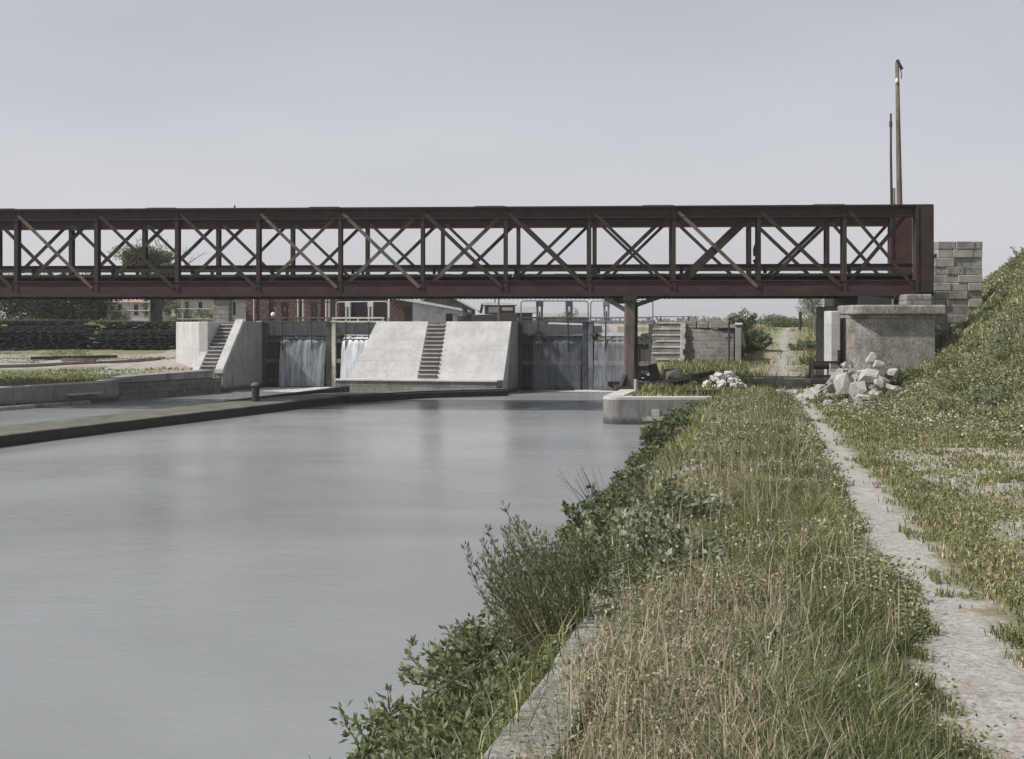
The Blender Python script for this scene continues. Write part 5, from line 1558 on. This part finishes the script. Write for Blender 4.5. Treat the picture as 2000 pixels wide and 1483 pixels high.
plant('leafy_weed', 'weed clump hugging the stone edging in front of the willow', 'weed', onbank(5.3, .22), .3, .32, 34, 46, .045, .018, G3 + G1, .2, (-.3, 0))
plant('leafy_weed', 'tangled low weed under the fallen branches', 'weed', onbank(5.7, .4), .36, .38, 34, 46, .045, .018, G1 + DY, .2, (-.3, 0))
# low herb cover over the bank slope
n = 52000
Y = 3.8 * (30 / 3.8) ** NR.uniform(0, 1, n); X = edge_x(Y) - NR.uniform(.02, 1.25, n)
Z = np.maximum(gz(X, Y), 0.0) + NR.uniform(0, .16, n) * (1 + .6 * cellnoise(X, Y, 2, 71))
Dv = NR.normal(0, 1, (n, 3)); Dv[:, 2] = np.abs(Dv[:, 2]) * .6; Dv /= np.linalg.norm(Dv, axis=1)[:, None]
v, q = leafquads(np.stack([X, Y, Z], 1), Dv, .03 + .0022 * Y, .012 + .0014 * Y)
pal = np.array(G1 + G2 + G3 + DY[:1])
cpt = pal[NR.randint(0, len(pal), n)] * NR.uniform(.7, 1.3, (n, 1))
tag(mesh_np('bank_herbs', v, q, np.zeros((0, 3), int), np.repeat(cpt, 4, 0), M['leaf']), 'low leafy ground cover on the slope between stone edging and water', 'ground cover', kind='stuff')
X = edge_x(Y) - NR.uniform(-.1, 1.15, n); k = NR.uniform(0, 1, n) < np.where(Y < 9, .10, .45); X, Yk = X[k], Y[k]
tag(blades('bank_grass', X, Yk, np.maximum(gz(X, Yk), -.02), NR.uniform(.1, .38, len(X)), .003 + .0008 * Yk, grass_cols(X, Yk, .3, 75), .4), 'rough grass on the slope down to the water', 'grass', kind='stuff')

# dry stems and fallen branches
def twigs(label, base, dirs, rad, name='dry_branch', cat='branch', mat=None):
    m = MB(); base = Vector(base)
    for d in dirs:
        a = base + Vector(d[0]); b = base + Vector(d[1])
        mid = a.lerp(b, .5) + Vector((R.uniform(-.03, .03), R.uniform(-.03, .03), R.uniform(-.02, .05)))
        m.tube([a, mid, b], [rad, rad * .8, rad * .35], 5)
    return tag(m.build(name, mat or M['twig_dry'], org=base), label, cat)
b_ = Vector(onbank(12.2, .55))
twigs('bundle of thin bare grey stems leaning over the water', b_, [((R.uniform(-.1, .1), R.uniform(-.1, .1), 0), (-.35 + R.uniform(-.25, .25), R.uniform(-.3, .3), R.uniform(.45, .85))) for _ in range(22)], .004, 'dry_twigs', 'twigs', M['bark'])
b_ = Vector((.10, 5.75, 1.02))
twigs('long bleached fallen branches caught on the bank at the willow foot', b_, [((.25, .6, .1), (-.55, -.5, -.05)), ((.2, .5, .12), (-.3, -.75, .02)), ((.05, .2, .1), (-.2, .6, .32)), ((.1, .5, .05), (.0, .1, .3))], .006, mat=M['stem'])
b_ = Vector((-.78, 4.55, .55))
twigs('thin bare twig rising from the water at the bottom edge', b_, [((.25, 0, -.2), (-.06, .1, .42)), ((.12, 0, 0), (-.2, .05, .2)), ((.1, 0, .15), (.14, 0, .38))], .003, 'twig', 'twig', M['bark'])
for i, (px, D, h, lb) in enumerate([(1440, 24, 1.0, 'tall thin weed stem standing alone in the grass before the quay'), (1185, 7.6, .5, 'curved dark weed stem in the grass right of the willow'), (1830, 24, .8, 'bare thin bush on the foot of the right embankment')]):
    x = (px - 1000) / F * D
    plant('weed_stem', lb, 'weed', (x, D, g1(x, D)), h, .22 if i != 1 else .1, 6 if i == 0 else 4, 16, .05 if i == 0 else .03, .018, G3, .1, (.05, 0))

# straw lying on the stone edging, white flower heads
n = 550
X, Y = region(n, 4, 24, lambda y: edge_x(y) + .2, lambda y: path_x(y) - .3)
Z = gz(X, Y) + NR.uniform(.12, .45, n)
Dv = NR.normal(0, 1, (n, 3)); Dv /= np.linalg.norm(Dv, axis=1)[:, None]
v, q = leafquads(np.stack([X, Y, Z], 1), Dv, .008 + .0013 * Y, .008 + .0013 * Y)
tag(mesh_np('seed_heads', v, q, np.zeros((0, 3), int), np.repeat(hsv_jit((.50, .48, .40), n), 4, 0), M['leaf']), 'small pale flower and seed heads dotted through the meadow', 'flowers', kind='stuff')
n = 1300
n = 700; Y = NR.uniform(13, 27, n); X = foot_x(Y) + NR.normal(0, 1.1, n); X = np.where(X < path_x(Y) + .5, X + 2.5, X)
v, q = leafquads(np.stack([X, Y, gz(X, Y) + NR.uniform(.1, .25, n)], 1), NR.normal(0, .6, (n, 3)), np.full(n, .035), np.full(n, .04))
tag(mesh_np('white_flowers', v, q, np.zeros((0, 3), int), np.repeat(hsv_jit((.62, .62, .56), n), 4, 0), M['leaf']), 'tiny white flowers at the foot of the embankment', 'flowers', kind='stuff')

# weeds on the embankment
ew = []
for i in range(26):
    for _ in range(50):
        D = R.uniform(15, 41); x = R.uniform(float(foot_x(D)) + .1, .455 * D)
        if .455 * D < foot_x(D) + .2: continue
        if 9.7 < x < 12.7 and D > 32.3: continue
        if x > 13.4 and 36 < D < 39: continue
        if x > .455 * D: continue
        break
    ew.append((x, D))
for i, (x, D) in enumerate(ew):
    plant('embankment_weed', 'leafy weed clump among the grass of the right embankment', 'weed', (x, D, g1(x, D) - .03), R.uniform(.35, .8), R.uniform(.25, .55), 12, 26, .07, .045, [G1, G2, GP, G2][i % 4], .2, (0, 0), group='weed clumps on the right embankment', srad=.008)
for i, (px, D, h, r_, lb) in enumerate([(1448, 47.2, 1.3, .7, 'dark bush right against the end post of the ruined wall'), (1468, 47.8, 1.25, .8, 'dark green bush in the middle of the row right of the ruined wall'), (1452, 44.5, .8, .7, 'lower dark bush in front of the row right of the ruined wall'), (1478, 51, .9, .9, 'paler bush at the far end of the row right of the ruined wall'), (1580, 48, .8, .8, 'green bush at the ramp left of the wall end'), (1588, 43, .5, .7, 'low green clump beside the path behind the bridge'),
                                      (1345, 35.2, .55, .5, 'green weeds growing over the scrap plates'), (1290, 33.4, .4, .5, 'grassy tuft on the quay near the trestle'), (1765, 31.2, .9, .6, 'big leaved green plant against the right side of the pier')]):
    x = (px - 1000) / F * D
    plant('dark_bush', lb, 'bush', (x, D, g1(x, D) - .05), h, r_, 26, 44, .10, .07, (G3 + G3 + G1) if i < 4 else G1, .25, (0, 0), srad=.012, low=.05)
for i, (px, D, lb) in enumerate([(1625, 29.4, 'weed growing between stones at the left of the rubble heap'), (1690, 28.6, 'weed growing in front of the middle of the rubble heap'), (1740, 29.6, 'weed half covering the right end of the rubble heap'), (1600, 28.8, 'small weed tuft between the path and the rubble heap')]):
    x = (px - 1000) / F * D
    plant('rubble_weed', lb, 'weed', (x, D, g1(x, D) - .03), .34, .36, 16, 30, .07, .04, G1 + G2, .3, (0, 0), srad=.008)
# tufts on the gates
for i, (g_, u, lb) in enumerate([(GB, .9, 'reddish weeds sprouting on the mitre end of the left lock gate'), (GC, .12, 'dark weeds over the heel of the right lock gate'), (GD, .9, 'weeds on the mitre end of the right lock gate'), (GD, .12, 'green weeds on the gate heel beside the broken steps'), (GC, .3, 'dark moss tuft next to the water film of the right lock gate')]):
    q = g_(u, UPW - .02, .12)
    plant('gate_weed', lb, 'weed', q, .32, .32, 12, 26, .09, .05, DY + G3 if i == 0 else G3 + G1, .9, (0, 0), srad=.006)

# crowns
def crown(name, parent, c, rx, ry, rz, n, ll, cols, lumps=9, seed=0):
    r_ = np.random.RandomState(seed)
    lc = r_.normal(0, .42, (lumps, 3)); lr = r_.uniform(.35, .62, lumps)
    idx = r_.randint(0, lumps, n)
    d = r_.normal(0, 1, (n, 3)); d /= np.linalg.norm(d, axis=1)[:, None]
    p = lc[idx] + d * (lr[idx] * r_.uniform(.35, 1.08, n) ** .6)[:, None]
    p = p * np.array([rx, ry, rz]) + np.array(c)
    dv = r_.normal(0, 1, (n, 3)); dv /= np.linalg.norm(dv, axis=1)[:, None]
    v, q = leafquads(p, dv, ll * r_.uniform(.6, 1.2, n), ll * .6 * r_.uniform(.6, 1.2, n))
    tone = r_.uniform(.75, 1.25, lumps)
    cc_ = np.array(cols)[r_.randint(0, len(cols), n)] * tone[idx][:, None]
    off = tuple(parent.location) if parent else (0, 0, 0)
    return mesh_np(name, v, q, np.zeros((0, 3), int), np.repeat(cc_, 4, 0), M['leaf'], off, parent)

def tree(name, label, px, D, trunk_r, h, crowns, cols, n, ll, bare_=0, seed=1, cat='tree'):
    x = (px - 1000) / F * D; z = g1(x, D)
    t = thing(name, label, cat, (x, D, z))
    r_ = random.Random(seed)
    m = MB()
    m.tube([(x, D, z - .2), (x + .05, D, z + h * .35), (x - .05, D + .1, z + h * .7)], [trunk_r, trunk_r * .8, trunk_r * .45], 10)
    for k in range(7):
        a = r_.uniform(0, 6.28); s_ = Vector((x, D, z + h * r_.uniform(.4, .68)))
        e_ = s_ + Vector((math.cos(a) * h * .35, math.sin(a) * h * .35, h * r_.uniform(.1, .35)))
        m.tube([s_, s_.lerp(e_, .5) + Vector((0, 0, .1)), e_], [trunk_r * .3, trunk_r * .2, trunk_r * .08], 6)
    m.build('trunk', M['bark'], t, smooth=True)
    if bare_:
        m = MB()
        for k in range(bare_):
            a = r_.uniform(-.9, 1.1); b0v = Vector((x + r_.uniform(0, 1.2), D + r_.uniform(-.5, .5), z + h * .75))
            ln = r_.uniform(1.6, 3.2)
            e_ = b0v + Vector((math.sin(a) * ln, r_.uniform(-.4, .4), math.cos(a) * ln))
            m.tube([b0v, b0v.lerp(e_, .5) + Vector((r_.uniform(-.15, .15), 0, 0)), e_], [.04, .028, .01], 5)
            for j in range(4):
                s_ = b0v.lerp(e_, r_.uniform(.35, .9)); f_ = s_ + Vector((r_.uniform(-.6, .6), 0, r_.uniform(.1, .6)))
                m.tube([s_, f_], [.018, .006], 4)
        m.build('bare_branches', M['bark'], t)
    for i, (dx, dz, rx, rz) in enumerate(crowns):
        crown('crown', t, (x + dx, D, z + dz), rx, rx, rz, n, ll, cols, 10, seed * 10 + i)
    return t
tree('pollard_tree', 'dark ivy covered pollard tree with bare dead branches, seen through the lattice', 303, 75, .5, 4.6, [(0, 4.3, 1.9, .95), (.0, 1.9, .95, 1.9), (-1.3, 4.2, 1.0, .6), (.8, 3.6, 1.2, .8)], G3, 5200, .17, 14, 3)
tree('round_tree', 'small round green tree standing beyond the path crest', 1588, 92, .15, 2.9, [(0, 2.0, 1.1, 1.5)], G1, 2200, .14, 0, 5)
for i, (px, D, w_, h, lb) in enumerate([(20, 72, 2.8, 2.7, 'dark hedge bush at the far left edge'), (75, 72, 2.6, 2.6, 'dark hedge bush second from the left edge'), (125, 72, 2.4, 2.7, 'dark hedge bush in the middle of the left hedge'), (172, 72, 1.8, 2.4, 'dark hedge bush at the right end, by the red roofed house')]):
    x = (px - 1000) / F * D; z = g1(x, D)
    t = thing('hedge_bush', lb, 'bush', (x, D, z))
    part('stems', M['bark'], t, lambda m: [m.tube([(x, D, z - .1), (x + a, D, z + h * .7)], [.06, .02], 5) for a in (-.8, 0, .8)])
    crown('foliage', t, (x, D, z + h * .5), w_, 1.6, h * .75, 7000, .17, [(.05, .07, .025), (.07, .09, .035)], 12, 60 + i)
for i, (px, D, w_, h, lb) in enumerate([(395, 73, 1.9, .7, 'low green shrub below the windows of the long house'), (350, 72, 1.2, .9, 'green shrub just right of the ivy covered tree'), (222, 74, 1.4, .8, 'green shrub at the foot of the white fence'), (1095, 100, 1.4, .9, 'green tree top beyond the left half of the right lock'), (1530, 70, 2.0, .7, 'low green mound of bushes on the crest left of the round tree'), (1550, 66, 1.2, .55, 'small mound of bushes nearest the crest post'), (1605, 60, 1.2, .8, 'bush between the timber posts')]):
    x = (px - 1000) / F * D; z = g1(x, D)
    t = thing('shrub', lb, 'shrub', (x, D, z))
    part('stems', M['bark'], t, lambda m: [m.tube([(x, D, z - .1), (x + a, D, z + h * .7)], [.04, .015], 5) for a in (-.4, 0, .4)])
    crown('foliage', t, (x, D, z + h * .45), w_, 1.0, h, 1900, .14, G1 if i != 3 else G2, 9, 90 + i)

# far line of trees along the horizon
nfar = 9000
X = NR.uniform(-420, 420, nfar); Y = NR.uniform(420, 470, nfar)
hgt = 1.6 + 1.2 * cellnoise(X, X * 0, .03, 88) + 1.2 * cellnoise(X, X * 0, .2, 89)
Z = 2.2 + NR.uniform(0, 1, nfar) * np.maximum(hgt, .6)
Dv = NR.normal(0, 1, (nfar, 3)); Dv /= np.linalg.norm(Dv, axis=1)[:, None]
v, q = leafquads(np.stack([X, Y, Z], 1), Dv, np.full(nfar, 2.2), np.full(nfar, 1.6))
tag(mesh_np('distant_woods', v, q, np.zeros((0, 3), int), np.repeat(hsv_jit((.13, .15, .11), nfar, .2), 4, 0), M['leaf']), 'low far-off line of trees on the horizon', 'woods', kind='stuff')

# ------------------------------------------------------------ air
m = MB(); m.box(-1200, 1200, -60, 1900, -2.2, 24)
hz_ = m.build('haze', M['white'])
hm, nt, out = newmat('thin haze')
pv = nt.nodes.new('ShaderNodeVolumePrincipled')
pv.inputs['Color'].default_value = (0.97, 0.97, 1.0, 1); pv.inputs['Density'].default_value = 0.0006; pv.inputs['Anisotropy'].default_value = 0.2
nt.links.new(pv.outputs[0], out.inputs['Volume'])
hz_.data.materials.clear(); hz_.data.materials.append(hm)
tag(hz_, 'thin pale haze lying over the whole canal landscape', 'haze', kind='stuff')
